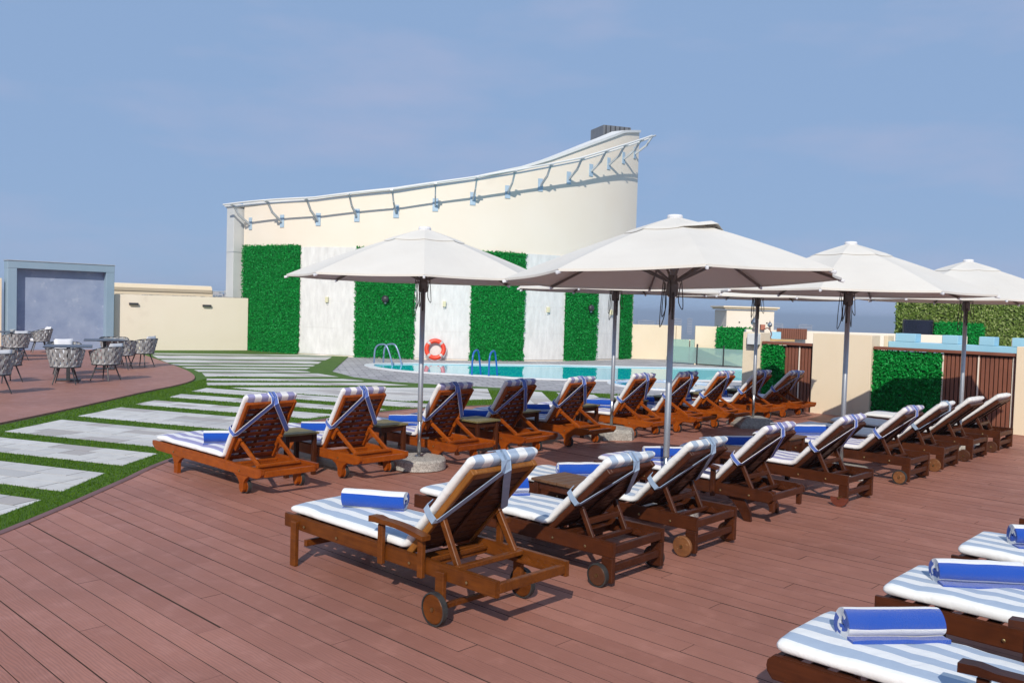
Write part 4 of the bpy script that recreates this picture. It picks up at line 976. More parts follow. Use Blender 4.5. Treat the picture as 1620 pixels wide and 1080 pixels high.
    p = MB(); p.box((0.062, 0.0, 1.86), (0.018, 0.016, 0.24), ch=0.005); p.build('cord_toggle', M['rope_dark'], o)
    return o
UM = [(-2.24, 3.00, R(-84), 'white parasol on round speckled base between the second and third orange loungers', 'round', False),
      (0.82, 3.24, R(-91), 'largest white parasol in the foreground with a lifted vent flap', 'round', True),
      (-2.42, 6.75, R(-70), 'white parasol on rough concrete base beside the fifth orange lounger', 'rough', False),
      (-1.78, 9.70, R(-84), 'white parasol on square sloped base near the narrow gate', 'square', False),
      (1.05, 6.46, R(-121), 'white parasol standing right of the lounger with the half wheel', 'round', False),
      (1.30, 9.83, R(-100), 'white parasol in front of the wide brown gate', 'round', False)]
for i, (s, t, r, lb, bs, fl) in enumerate(UM): umbrella(s, t, r, lb, bs, 2.65, fl, 2.105 if i == 1 else 2.09, (0.03, -0.035) if i == 1 else (0, 0))
# ------------------------------------------------------------------ loungers
def cushion_mesh(Lseat, blen, ang, w=0.57, th=0.075, over=0.03, seed=0, hz=0.0, foot=0.0):
    """pad lying on z=0 from x=foot to the hinge at x=Lseat, then up the backrest"""
    u = Vector((math.cos(ang), math.sin(ang))); nb = Vector((-math.sin(ang), math.cos(ang)))
    ctr = []; nr = []
    seat_end = Lseat - 0.05
    for q_ in [0, 0.010, 0.028] + [0.06 + (1 - 0.06) * i / 13 for i in range(14)]: ctr.append(Vector((foot + (seat_end - foot) * q_, th / 2))); nr.append(Vector((0, 1)))
    for i in range(1, 5):
        k = i / 5; a = ang * k; nr.append(Vector((-math.sin(a), math.cos(a))))
        p0 = Vector((seat_end, th / 2)); p1 = Vector((Lseat + 0.01, th / 2)); p2 = Vector((Lseat, 0)) + u * 0.07 + nb * th / 2
        ctr.append((1 - k) ** 2 * p0 + 2 * k * (1 - k) * p1 + k * k * p2)
    for q_ in [i / 12 * 0.92 for i in range(12)] + [0.92, 0.965, 0.99, 1.0]: ctr.append(Vector((Lseat, 0)) + u * (0.07 + (blen + over - 0.07) * q_) + nb * th / 2); nr.append(nb)
    m = len(ctr); K = 22; V = []; F = []; UV = []
    for i in range(m):
        end = min(i, m - 1 - i); sc = (0.55, 0.85, 0.97)[end] if end < 3 else 1.0
        ws = (0.965, 0.985, 0.997)[end] if end < 3 else 1.0
        for k in range(K):
            a = 2 * math.pi * k / K; cs, sn = math.cos(a), math.sin(a)
            yy = w / 2 * ws * math.copysign(abs(cs) ** 0.30, cs); hh = th / 2 * sc * math.copysign(abs(sn) ** 0.55, sn)
            nz = noise.noise(Vector((ctr[i].x * 5 + seed * 3.1, yy * 6, ctr[i].y * 5))) * 0.011 + noise.noise(Vector((ctr[i].x * 15 + seed, yy * 15, ctr[i].y * 15 + 5))) * 0.007
            if hh > 0:
                hh += nz + 0.010 * (1 - (2 * yy / w) ** 2)
                up_ = max(0.0, (i - (m - 7)) / 6.0)      # gathered by the strap at the head end
                hh *= 1 - 0.5 * up_ * math.exp(-(yy / 0.07) ** 2); hh += up_ * noise.noise(Vector((yy * 22 + seed * 5, i * 0.7, seed))) * 0.014
            p = ctr[i] + nr[i] * hh; V.append((p.x, yy + nz * 0.5, p.y + hz)); UV.append((yy / w + 0.5, 0))
    for i in range(m - 1):
        for k in range(K): F.append((i * K + k, i * K + (k + 1) % K, (i + 1) * K + (k + 1) % K, (i + 1) * K + k))
    F += [tuple(reversed(range(K))), tuple(range((m - 1) * K, m * K))]
    mb = MB(); mb.add(V, F, uv=UV); return mb

def wheel_parts(root, x, y, r, wood_m, tyre, half=False, wd=0.032, front=None):
    def disc():
        mb = MB(); rr = r - (0.009 if tyre else 0)
        if half:
            pts = [(rr * math.cos(math.pi + math.pi * k / 16), rr * math.sin(math.pi + math.pi * k / 16)) for k in range(17)]
            mb.prism(pts, (0, -wd / 2, 0), (1, 0, 0), (0, 0, 1), (0, 1, 0), wd)
        else: mb.lathe([(rr - 0.006, -wd / 2), (rr, -wd / 2 + 0.006), (rr, wd / 2 - 0.006), (rr - 0.006, wd / 2)], n=28, axis='Y')
        return mb
    wz = r
    w = obj('wheel', cached(('wheel', r, tyre, half, wd), disc), wood_m, root, loc=(x, y, wz))
    if tyre: obj('tyre', cached(('tyre', r, wd), lambda: MB().lathe([(r - 0.009, -wd / 2 - 0.001), (r, -wd / 2), (r, wd / 2), (r - 0.009, wd / 2 + 0.001), (r - 0.009, -wd / 2 - 0.001)], n=28, axis='Y', caps=False)), M['rubber'], w)
    obj('axle_bolt', cached(('axle_bolt', wd), lambda: MB().lathe([(0.012, -wd / 2 - 0.008), (0.012, wd / 2 + 0.008)], n=10, axis='Y')), M['brass'], w)
    return w

def lounger(kind, s0, t, label, cush, ang, rot=0.0, wheels='worn', arms=False, seed=0, group=''):
    cfg = dict(
        A=dict(Lg=2.20, hx=1.46, rt=0.27, rb=0.175, bl=0.70, W=0.29, wood=M['orange'], slat=M['orange_slat']),
        G=dict(Lg=2.06, hx=1.27, rt=0.335, rb=0.245, bl=0.78, W=0.29, wood=M['golden'], slat=M['brown_slat']),
        B=dict(Lg=1.94, hx=1.36, rt=0.30, rb=0.20, bl=0.68, W=0.29, wood=M['brown'], slat=M['brown_slat']),
        D=dict(Lg=1.94, hx=1.36, rt=0.30, rb=0.20, bl=0.68, W=0.29, wood=M['brown'], slat=M['brown_slat']),
        C=dict(Lg=1.94, hx=1.30, rt=0.34, rb=0.235, bl=0.70, W=0.29, wood=M['brown'], slat=M['brown_slat']))[kind]
    Lg, hx, rt, rb, bl, W, wd, sl = [cfg[k] for k in ('Lg', 'hx', 'rt', 'rb', 'bl', 'W', 'wood', 'slat')]
    x, y = L(s0, t); o = thing('sun_lounger', (x, y, 0), TH + rot, label, 'sun lounger', group)
    # --- rails
    def rail():
        if kind == 'A': P = [(0.0, rt), (0.0, rt - 0.035), (0.03, rb + 0.03), (0.10, rb), (Lg - 0.10, rb), (Lg - 0.03, rb + 0.02), (Lg, rt - 0.045), (Lg, rt)]
        elif kind == 'C' and arms: P = [(0.03, rt), (0.005, rt - 0.025), (0, rt - 0.05), (0.005, rb + 0.03), (0.03, rb), (Lg, rb), (Lg, rt)]
        elif kind == 'D': P = [(0.0, rt), (0.0, rb), (Lg - 0.04, rb), (Lg, rb + 0.03), (Lg, rt - 0.03), (Lg - 0.04, rt)]
        else: P = [(0, rt), (0, rb), (Lg, rb), (Lg, rt)]
        mb = MB()
        # bevelled by a thinner outer layer on each side
        mb.prism(P, (0, -0.014, 0), (1, 0, 0), (0, 0, 1), (0, 1, 0), 0.028)
        cx_ = sum(p[0] for p in P) / len(P); cz_ = (rt + rb) / 2
        Q = [(p[0] + (0.004 if p[0] < cx_ else -0.004), p[1] + (0.004 if p[1] < cz_ else -0.004)) for p in P]
        mb.prism(Q, (0, -0.018, 0), (1, 0, 0), (0, 0, 1), (0, 1, 0), 0.036)
        return mb
    rails = [obj('rail', cached(('rail', kind, arms if kind == 'C' else 0), rail), wd, o, loc=(0, q * W, 0)) for q in (-1, 1)]
    for rr_ in rails:
        for bx in ((0.25, 0.62, hx + 0.08, Lg - 0.22) if kind != 'A' else (0.5, Lg - 0.38)):
            q = -1 if rr_.location.y < 0 else 1
            obj('bolt', cached(('bolt', kind), lambda: MB().lathe([(0.009, 0), (0.009, 0.004), (0.005, 0.006)], n=8, axis='Y')), M['brass'], rr_, loc=(bx, q * 0.018 if q > 0 else -0.0235 + 0.0, (rt + rb) / 2 - 0.01))
    # --- end bars and cross bars
    cbm = cached(('crossbar', kind), lambda: MB().box((0, 0, 0), (0.035, 2 * W - 0.036, 0.055), ch=0.004))
    bars = [(0.02, (rt + rb) / 2), (Lg - 0.02, (rt + rb) / 2)]
    bars += [(hx + 0.12, rb + 0.03)] if kind != 'A' else [(hx + 0.50, rb + 0.05), (hx + 0.05, rb + 0.03)]
    for bx, bz in bars: obj('crossbar', cbm, wd, o, loc=(bx, 0, bz))
    # --- seat slats
    sm = cached(('seat_slat', kind), lambda: MB().box((0, 0, 0), (0.062, 2 * W - 0.038, 0.018), ch=0.003))
    n = 11
    for i in range(n): obj('seat_slat', sm, sl, o, loc=(0.09 + (hx - 0.14) * i / (n - 1), 0, rt - 0.014))
    for i in range(2 if kind != 'A' else 1): obj('rear_slat', sm, wd, o, loc=(hx + 0.04 + 0.08 * i, 0, rt - 0.05))
    # --- legs and wheels
    def leg_curved():
        P = [(-0.035, 0), (0.045, 0), (0.05, rb * 0.62), (0.085, rb * 0.82), (0.15, rb + 0.001), (-0.09, rb + 0.001), (-0.06, rb * 0.82), (-0.035, rb * 0.55)]
        return MB().prism(P, (0, -0.018, 0), (1, 0, 0), (0, 0, 1), (0, 1, 0), 0.036)
    def wleg_curved():
        P = [(0.035, 0.045), (0.02, 0.022), (0.0, 0.015), (-0.02, 0.022), (-0.035, 0.045), (-0.04, rb * 0.62), (-0.08, rb * 0.85), (-0.14, rb + 0.001), (0.12, rb + 0.001), (0.065, rb * 0.82), (0.04, rb * 0.6)]
        return MB().prism(P, (0, -0.018, 0), (1, 0, 0), (0, 0, 1), (0, 1, 0), 0.036)
    if kind == 'A':
        for q in (-1, 1):
            obj('leg', cached(('legA',), leg_curved), wd, o, loc=(0.54, q * W, 0))
            obj('wheel_leg', cached(('wlegA',), wleg_curved), wd, o, loc=(1.85, q * W, 0))
            wheel_parts(o, 1.85, q * W + 0.038, 0.068, M['orange'], True)
    elif kind == 'D':
        for q in (-1, 1):
            obj('leg', cached(('legD',), lambda: MB().box((0, 0, (rt) / 2), (0.055, 0.03, rt - 0.01), ch=0.004)), wd, o, loc=(0.16, q * (W + 0.034), 0))
            def curved():
                P = [(-0.20, 0.21), (-0.10, 0.22), (0.0, 0.17), (0.09, 0.08), (0.14, 0.0), (0.20, 0.0), (0.19, 0.09), (0.13, 0.19), (0.05, 0.245), (-0.10, 0.26), (-0.20, 0.25)]
                return MB().prism(P, (0, -0.016, 0), (1, 0, 0), (0, 0, 1), (0, 1, 0), 0.032)
            obj('curved_leg', cached(('cleg',), curved), wd, o, loc=(Lg - 0.42, q * (W - 0.038), 0))
            obj('end_post', cached(('epD',), lambda: MB().box((0, 0, 0), (0.04, 0.04, 0.18), ch=0.004)), wd, o, loc=(Lg - 0.03, q * (W - 0.04), 0.21))
        obj('stretcher', cached(('strD',), lambda: MB().box((0, 0, 0), (0.04, 2 * W - 0.12, 0.04))), wd, o, loc=(Lg - 0.38, 0, 0.13))
    else:
        lx = 0.155 if kind == 'G' else 0.16
        lm = cached(('legB', kind), lambda: MB().box((0, 0, (rt - 0.03) / 2), (0.06, 0.032, rt - 0.03), ch=0.004))
        for q in (-1, 1):
            obj('leg', lm, wd, o, loc=(lx, q * (W + 0.0345 if kind == 'G' else W - 0.0345), 0))
            wx = Lg - 0.42 if kind == 'G' else Lg - 0.045
            r = 0.095 if kind == 'G' else 0.078
            hgt = rt - 0.01 - r * 0.7 if kind == 'G' else rt - 0.045
            if kind == 'G': obj('wheel_leg', cached(('wlegG',), lambda: MB().box((0, 0, 0), (0.07, 0.03, 0.20), ch=0.004)), wd, o, loc=(wx, q * (W + 0.0335), rt - 0.115 - 0.02))
            else: obj('wheel_leg', cached(('wlegB', kind), lambda: MB().box((0, 0, 0), (0.088, 0.04, rb - 0.035), ch=0.004)), wd, o, loc=(Lg - 0.045, q * (W - 0.002), (rb + 0.035) / 2 - 0.001))
            wm = dict(worn=M['wheel_worn'], dark=M['wheel_dark'], half=M['wheel_worn'], gold=M['golden'])[wheels]
            if wheels == 'half' and q < 0: wheel_parts(o, wx - 0.02, q * (W + 0.04), 0.085, M['wheel_half'], False, True)
            else: wheel_parts(o, wx - (0.0 if kind == 'G' else 0.05), q * (W + (0.075 if kind == 'G' else 0.040)), r, wm, kind == 'G' or seed % 3 == 1)
        if kind == 'G': obj('axle', cached(('axleG',), lambda: MB().box((0, 0, 0), (0.03, 2 * W + 0.1, 0.03))), wd, o, loc=(Lg - 0.42, 0, 0.095))
        else: obj('stretcher', cached(('strB', kind), lambda: MB().box((0, 0, 0), (0.035, 2 * W - 0.05, 0.05))), wd, o, loc=(Lg - 0.03, 0, 0.125))
        obj('front_stretcher', cached(('strF', kind), lambda: MB().box((0, 0, 0), (0.03, 2 * W - 0.10, 0.045))), wd, o, loc=(lx, 0, 0.14))
    # --- ratchet strips inside the rails
    if kind != 'A':
        def ratchet():
            P = [(0, 0), (0.46, 0), (0.46, 0.045)]
            for k in range(4): b = 0.42 - k * 0.10; P += [(b, 0.045), (b - 0.02, 0.018), (b - 0.06, 0.02)]
            P += [(0.0, 0.045)]
            return MB().prism(P, (0, -0.012, 0), (1, 0, 0), (0, 0, 1), (0, 1, 0), 0.024)
        for q in (-1, 1): obj('ratchet_strip', cached(('ratchet',), ratchet), wd, o, loc=(Lg - 0.52, q * (W - 0.033), rt - 0.075))
    # --- backrest
    ux, uz = math.cos(ang), math.sin(ang)
    Bm = Matrix(((ux, 0, -uz, hx), (0, 1, 0, 0), (uz, 0, ux, rt - 0.012), (0, 0, 0, 1)))     # local x up the back, y across, z out of the front
    bk = bpy.data.objects.new('backrest', cached(('backframe', kind), lambda: MB().box((bl / 2, -0.252, -0.012), (bl, 0.032, 0.042), ch=0.004).box((bl / 2, 0.252, -0.012), (bl, 0.032, 0.042), ch=0.004).box((bl - 0.032, 0, -0.012), (0.062, 0.470, 0.034), ch=0.006)))
    COL.objects.link(bk); bk.parent = o; bk.matrix_local = Bm
    if not bk.data.materials: bk.data.materials.append(M['gold_stile'] if kind == 'G' else wd)
    ns = 9 if kind == 'A' else 11; g = 0.026 if kind == 'A' else 0.006
    span = bl - 0.075; pw = span / ns
    sm2 = cached(('back_slat', kind), lambda: MB().box((0, 0, 0), (pw - g, 0.470, 0.010 if kind == 'A' else 0.016), ch=0.003))
    for i in range(ns): obj('back_slat', sm2, sl, bk, loc=(0.005 + pw * (i + 0.5), 0, -0.014))
    for by in ((-0.12, 0.0, 0.12) if kind == 'A' else (0.0,)):
        obj('batten', cached(('batten', kind), lambda: MB().box((0, 0, 0), (bl - 0.09, 0.032, 0.014), ch=0.003)), sl, bk, loc=(bl / 2 - 0.02, by, 0.004 if kind == 'A' else -0.030))
    # --- props
    def P3(u_, y_, n_): v = Bm @ Vector((u_, y_, n_)); return v
    for q in (-1, 1):
        if kind == 'A':
            a = P3(0.26, q * 0.20, -0.045); b = Vector((hx + 0.52, q * 0.20, rt - 0.01))
            if ang < R(50): b = Vector((hx + 0.50, q * 0.20, rt - 0.01))
            mb = MB(); mb.bar(a, b, 0.026, 0.040); mb.build('prop', wd, o)
            mb = MB(); e = P3(0.28, q * 0.22, -0.04); mb.bar(P3(0.16, q * 0.22, -0.045), P3(0.30, q * 0.22, -0.055), 0.03, 0.04); mb.build('prop_block', wd, o)
        elif kind == 'G':
            a = P3(0.42, q * 0.255, -0.02); b = Vector((hx + 0.36, q * 0.255, rt - 0.05)); b2 = Vector((hx + 0.42, q * 0.235, rt - 0.02))
            mb = MB(); mb.bar(P3(0.36, q * 0.225, -0.03), b2, 0.030, 0.042); mb.build('prop', wd, o)
        else:
            a = P3(0.28, q * 0.19, -0.035); b = Vector((hx + 0.33, q * 0.19, rt - 0.045)); mb = MB(); mb.bar(a, b, 0.026, 0.038); mb.build('prop', wd, o)
    if kind == 'A':
        mb = MB(); mb.box((hx + 0.52, 0, rt - 0.005), (0.035, 0.46, 0.028)); mb.build('prop_bar', wd, o)
    elif kind == 'G':
        mb = MB(); mb.box((hx + 0.44, 0, rt - 0.015), (0.04, 2 * W - 0.05, 0.03)); mb.build('prop_bar', wd, o)
    else:
        a = P3(0.28, 0, -0.035); b = Vector((hx + 0.33, 0, rt - 0.045)); mid = a.lerp(b, 0.45)
        mb = MB(); mb.box(tuple(mid), (0.03, 0.36, 0.04)); mb.build('prop_brace', wd, o)
        mb = MB(); mb.box((hx + 0.34, 0, rt - 0.045), (0.035, 2 * W - 0.07, 0.032)); mb.build('prop_bar', wd, o)
    # --- arms
    if arms:
        ax0, ax1, az = dict(G=(1.02, 1.52, 0.50), D=(0.95, 1.42, 0.47), C=(0.78, 1.30, 0.54))[kind]
        def arm():
            n8 = 8; top = []; bot = []
            for k in range(n8 + 1):
                u_ = k / n8; xx = ax0 + (ax1 - ax0) * u_; zz = az + 0.02 * math.sin(math.pi * u_) + (0.012 if u_ < 0.15 else 0) - 0.02 * u_
                top.append((xx, zz)); bot.append((xx, zz - 0.028 - (0.008 if u_ < 0.2 else 0)))
            return MB().prism(top + bot[::-1], (0, -0.032, 0), (1, 0, 0), (0, 0, 1), (0, 1, 0), 0.064)
        for q in (-1, 1):
            am = obj('armrest', cached(('arm', kind), arm), wd, o, loc=(0, q * (W + 0.045), 0))
            for px in (ax0 + 0.08, ax1 - 0.05):
                h = az - rb - 0.012; obj('arm_post', cached(('armpost', kind), lambda: MB().box((0, 0, 0), (0.045, 0.03, h), ch=0.004)), wd, o, loc=(px, q * (W + 0.036), rb - 0.02 + h / 2))
    # --- cushion and straps
    cm_ = cushion_mesh(hx - 0.0, bl, ang, seed=seed, hz=rt + 0.002, foot=0.03, th=0.060 if kind != 'C' else 0.070, over=0.04)
    cu = cm_.build('cushion', M[cush], o, smooth=True)
    sm_ = {'cush_grey': M['strap_grey'], 'cush_blue': M['strap_blue'], 'cush_white': M['strap_grey']}[cush]
    if not (cush == 'cush_white' and seed == 8):
        y0 = random.uniform(-0.03, 0.03); ys = 0.285; us = bl * random.uniform(0.40, 0.50); hwid = 0.025 if kind in 'GA' else 0.020
        for q in (-1, 1):
            pts = [(bl + 0.012, y0 + q * 0.03, 0.10), (bl + 0.055, y0 + q * 0.015, 0.07), (bl + 0.050, y0 + q * 0.012, 0.0), (bl - 0.005, y0 + q * 0.02, -0.045), (us + 0.01, q * (ys - 0.012), -0.042), (us - 0.004, q * (ys + 0.006), -0.03), (us - 0.005, q * (ys + 0.012), 0.03), (us + 0.0, q * (ys + 0.006), 0.075), (us, q * (ys - 0.05), 0.098)]
            dv = Vector((us - bl, q * ys - y0, 0)).normalized(); pv_ = Vector((-dv.y, dv.x, 0)) * hwid * q
            U_ = Vector((1, 0, 0)) * hwid
            wds = [Vector((0, hwid, 0)) * 1.0, Vector((0, hwid, 0)), Vector((0, hwid, 0)), pv_ if pv_.y > 0 else -pv_, pv_ if pv_.y > 0 else -pv_, U_ * 1, U_, U_, U_]
            if wds[4].x < 0: wds = [w_ if i_ < 5 else -w_ for i_, w_ in enumerate(wds)]
            mb = MB(); mb.ribbon(pts, wds, 0.004); mb.v = [Bm @ p for p in mb.v]; mb.build('strap', sm_, cu)
    return o, rt
M['wheel_half'] = wood('red_brown_broken_wheel', (0.17, 0.045, 0.028), (0.12, 0.032, 0.02), 0.5, 0.05)

# rolled towels
def towel_mesh(seed, ln=0.44, r=0.072, flat=0.93):
    rnd = random.Random(seed); turns = 3.4; th = 0.019; N_ = 84; pts = []
    tot = 0; prev = None; ph = 0.09 + rnd.uniform(-0.08, 0.08)
    for i in range(N_ + 1):
        k = i / N_; a = 2 * math.pi * turns * k; rr = 0.010 + (r - 0.010) * k
        b_ = a - 2 * math.pi * turns - 1.25; pts.append((rr * math.cos(b_), rr * math.sin(b_) * flat * (1 if math.sin(b_) > 0 else 0.86), a))
    ex, ez, ea = pts[-1]
    for i in range(1, 6): pts.append((ex + 0.014 * i, ez - 0.001 * i + rnd.uniform(-0.0012, 0.0012), ea))
    N_ += 5
    V = []; F = []; UV = []; m = 9
    arc = [0]
    for i in range(N_): arc.append(arc[-1] + math.hypot(pts[i + 1][0] - pts[i][0], pts[i + 1][1] - pts[i][1]))
    for i, (px, pz, a) in enumerate(pts):
        i0, i1 = max(0, i - 1), min(N_, i + 1); tx, tz = pts[i1][0] - pts[i0][0], pts[i1][1] - pts[i0][1]; d = math.hypot(tx, tz); nx, nz = tz / d, -tx / d
        u = (arc[-1] - arc[i]) / 0.165 + ph
        for j in range(m + 1):
            yy = (j / m - 0.5) * ln; wob = noise.noise(Vector((px * 9, yy * 8, pz * 9 + seed))) * 0.010 * (i / N_)
            yy2 = yy + 0.004 * math.sin(a * 2 + seed) * (1 if j in (0, m) else 0)
            for sgn in (0.46, -0.46): V.append((px + nx * th * sgn + wob, yy2, pz + nz * th * sgn + wob)); UV.append((u, 0))
    S = (m + 1) * 2
    for i in range(N_):
        for j in range(m):
            b = i * S + j * 2; F += [(b, b + 2, b + S + 2, b + S), (b + 1, b + S + 1, b + S + 3, b + 3)]
        b = i * S; F += [(b, b + S, b + S + 1, b + 1)]; b = i * S + m * 2; F += [(b, b + 1, b + S + 1, b + S)]
    for b0, b1 in ((0, 1),): 
        for j in range(m): b = N_ * S + j * 2; F.append((b, b + 1, b + 3, b + 2))
    # tail lying flat under the roll
    mb = MB(); mb.add(V, F, uv=UV); return mb
TWM = [towel_mesh(k).mesh('rolled_towel', True) for k in (1, 2, 3)]
for _m in TWM: _m.set_sharp_from_angle(angle=R(50))
def towel(s, t, z, rz, label, k=0):
    x, y = L(s, t); me = TWM[k % 3]
    o = obj('rolled_towel', me, M['towel'], loc=(x, y, z + 0.062), rot=(0, random.uniform(-0.28, 0.28), rz + R(-90) + random.uniform(-0.06, 0.06)), label=label, category='towel', group='blue and white rolled towels')
    return o

ORD = ['first', 'second', 'third', 'fourth', 'fifth', 'sixth', 'seventh', 'eighth', 'ninth', 'tenth']
AT = [1.15, 2.32, 3.55, 4.63, 5.81, 7.2, 8.24, 9.22, 10.52, 11.61]
AS = [-4.10, -4.13, -4.12, -4.09, -4.07, -4.04, -3.98, -3.92, -3.98, -3.92]
AANG = [57, 58, 57, 57, 56, 56, 55, 53, 49, 45]
for i in range(10):
    lb = ['orange wooden lounger nearest the turf, leftmost in back row', 'orange wooden lounger just left of the round speckled parasol base', 'orange wooden lounger directly behind the leftmost parasol pole', 'fourth orange wooden lounger from left in the back row', 'fifth orange wooden lounger from left in the back row', 'sixth orange lounger, beside the rough concrete parasol base', 'seventh orange lounger, seen behind the front parasol pole', 'eighth orange lounger, left of the square parasol base', 'ninth orange lounger, second from right end of back row', 'orange lounger at far right end of the back row, back lowered'][i]
    o, rt = lounger('A', AS[i], AT[i], lb, 'cush_blue', R(AANG[i]), R(random.uniform(-1.2, 1.2)), seed=i, group='orange loungers in the back row')
    towel(AS[i] + 0.98, AT[i] + 0.02, rt + 0.062, R(8 + random.uniform(-6, 6)), 'blue and white towel on the %s orange lounger from the left' % ORD[i], i)
BT = [0.30, 1.49, 2.54, 3.91, 5.25, 6.90, 8.03, 9.23, 10.44]
BL = ['golden brown wooden lounger with armrests in the foreground', 'dark brown lounger right behind the golden brown one', 'dark brown lounger with worn wheels next to small slatted table', 'dark brown lounger with armrests and curved legs, no wheels', 'dark brown lounger with a broken half wheel', 'dark brown lounger with black tyred wheel right of the half wheel lounger', 'third from right of the dark loungers, strap tied white cushion', 'second from right dark lounger with plain white cushion and no strap', 'dark lounger at the far right end before the wide gate']
BC = ['cush_grey', 'cush_grey', 'cush_grey', 'cush_blue', 'cush_blue', 'cush_blue', 'cush_white', 'cush_white', 'cush_white']
BK = ['G', 'B', 'B', 'D', 'B', 'B', 'B', 'B', 'B']; BW = ['gold', 'dark', 'worn', 'worn', 'half', 'worn', 'worn', 'dark', 'dark']
BA = [47, 44, 45, 46, 45, 44, 42, 42, 40]
for i in range(9):
    s0 = -0.155 if i == 0 else -0.19 + random.uniform(-0.02, 0.02)
    if i == 3: s0 = -0.27
    o, rt = lounger(BK[i], s0, BT[i], BL[i], BC[i], R(BA[i]), 0 if i == 0 else R(random.uniform(-1.5, 1.5)), BW[i], arms=i in (0, 3), seed=i + (1 if i == 4 else 0) if i not in (5, 7) else {5: 4, 7: 8}[i], group='brown loungers in the middle row')
    if i < 6: towel(s0 + (0.52 if i == 0 else 0.62), BT[i] + (0.07 if i == 0 else 0.03), rt + 0.062, R(-11 if i == 0 else 10), ['blue and white towel on the golden brown lounger', 'blue and white towel hidden behind the golden lounger backrest', 'blue and white towel beside the small slatted table', 'blue and white towel on the lounger without wheels', 'blue and white towel on the lounger with half wheel', 'blue and white towel right of the second front parasol pole'][i], i)
CT = [0.47, 1.64, 2.83, 4.35]
for i in range(4):
    o, rt = lounger('C', 3.38 + 0.015 * i, CT[i], ['nearest brown lounger at bottom right with rounded rail end', 'brown lounger at right, second up from the bottom edge', 'brown lounger at right edge, third up from the bottom', 'brown lounger corner peeking in at the right edge'][i], 'cush_grey', R(45), 0, 'worn', arms=(i == 0), seed=20 + i, group='brown loungers cut by the right edge')
    if i < 3: towel(3.38 + [0.37, 0.40, 0.47][i], CT[i] + [0.10, 0.08, 0.10][i], rt + 0.072, R([8, -3, -3][i]), ['rolled blue and white towel nearest the camera at bottom right', 'blue and white towel on the second lounger up at right edge', 'blue and white towel cut off by the right picture edge'][i], i + 1)

# ------------------------------------------------------------------ side tables
def side_table(s, t, h, w, d, wm, tm, label, grp):
    x, y = L(s, t); o = thing('side_table', (x, y, 0), TH + R(random.uniform(-2, 2)), label, 'side table', grp)
    n = 5; pw = d / n
    me = cached(('tslat', w, d), lambda: MB().box((0, 0, 0), (pw - 0.006, w, 0.022), ch=0.003))
    for i in range(n): obj('top_slat', me, tm, o, loc=(-d / 2 + pw * (i + 0.5), 0, h - 0.011))
    lg = cached(('tleg', h), lambda: MB().box((0, 0, (h - 0.024) / 2), (0.045, 0.045, h - 0.024), ch=0.004))
    for a in (-1, 1):
        for b in (-1, 1): obj('leg', lg, wm, o, loc=(a * (d / 2 - 0.04), b * (w / 2 - 0.04), 0))
    ap = cached(('tapr', w, h), lambda: MB().box((0, 0, 0), (0.02, w - 0.13, 0.06), ch=0.003)); ap2 = cached(('tapr2', d, h), lambda: MB().box((0, 0, 0), (d - 0.13, 0.02, 0.06), ch=0.003))
    for a in (-1, 1): obj('apron', ap, wm, o, loc=(a * (d / 2 - 0.04), 0, h - 0.056)); obj('apron', ap2, wm, o, loc=(0, a * (w / 2 - 0.04), h - 0.056))
for i in range(9):
    tm = (AT[i] + AT[i + 1]) / 2
    side_table(-2.80 + (0.35 if i == 2 else 0), tm, 0.45, 0.40, 0.42, M['brown'], M['table_green'], 'small weathered side table between the %s and %s orange loungers' % (ORD[i], ORD[i + 1]), 'side tables in the back row')
for s, t, lb in ((0.72, 2.02, 'slatted brown side table beside the second dark lounger'), (0.70, 4.57, 'brown side table beside the half wheel lounger'), (0.55, 5.95, 'brown side table by the second front parasol pole')):
    side_table(s, t, 0.46, 0.40, 0.46, M['brown'], M['table_wood'], lb, 'side tables in the middle row')

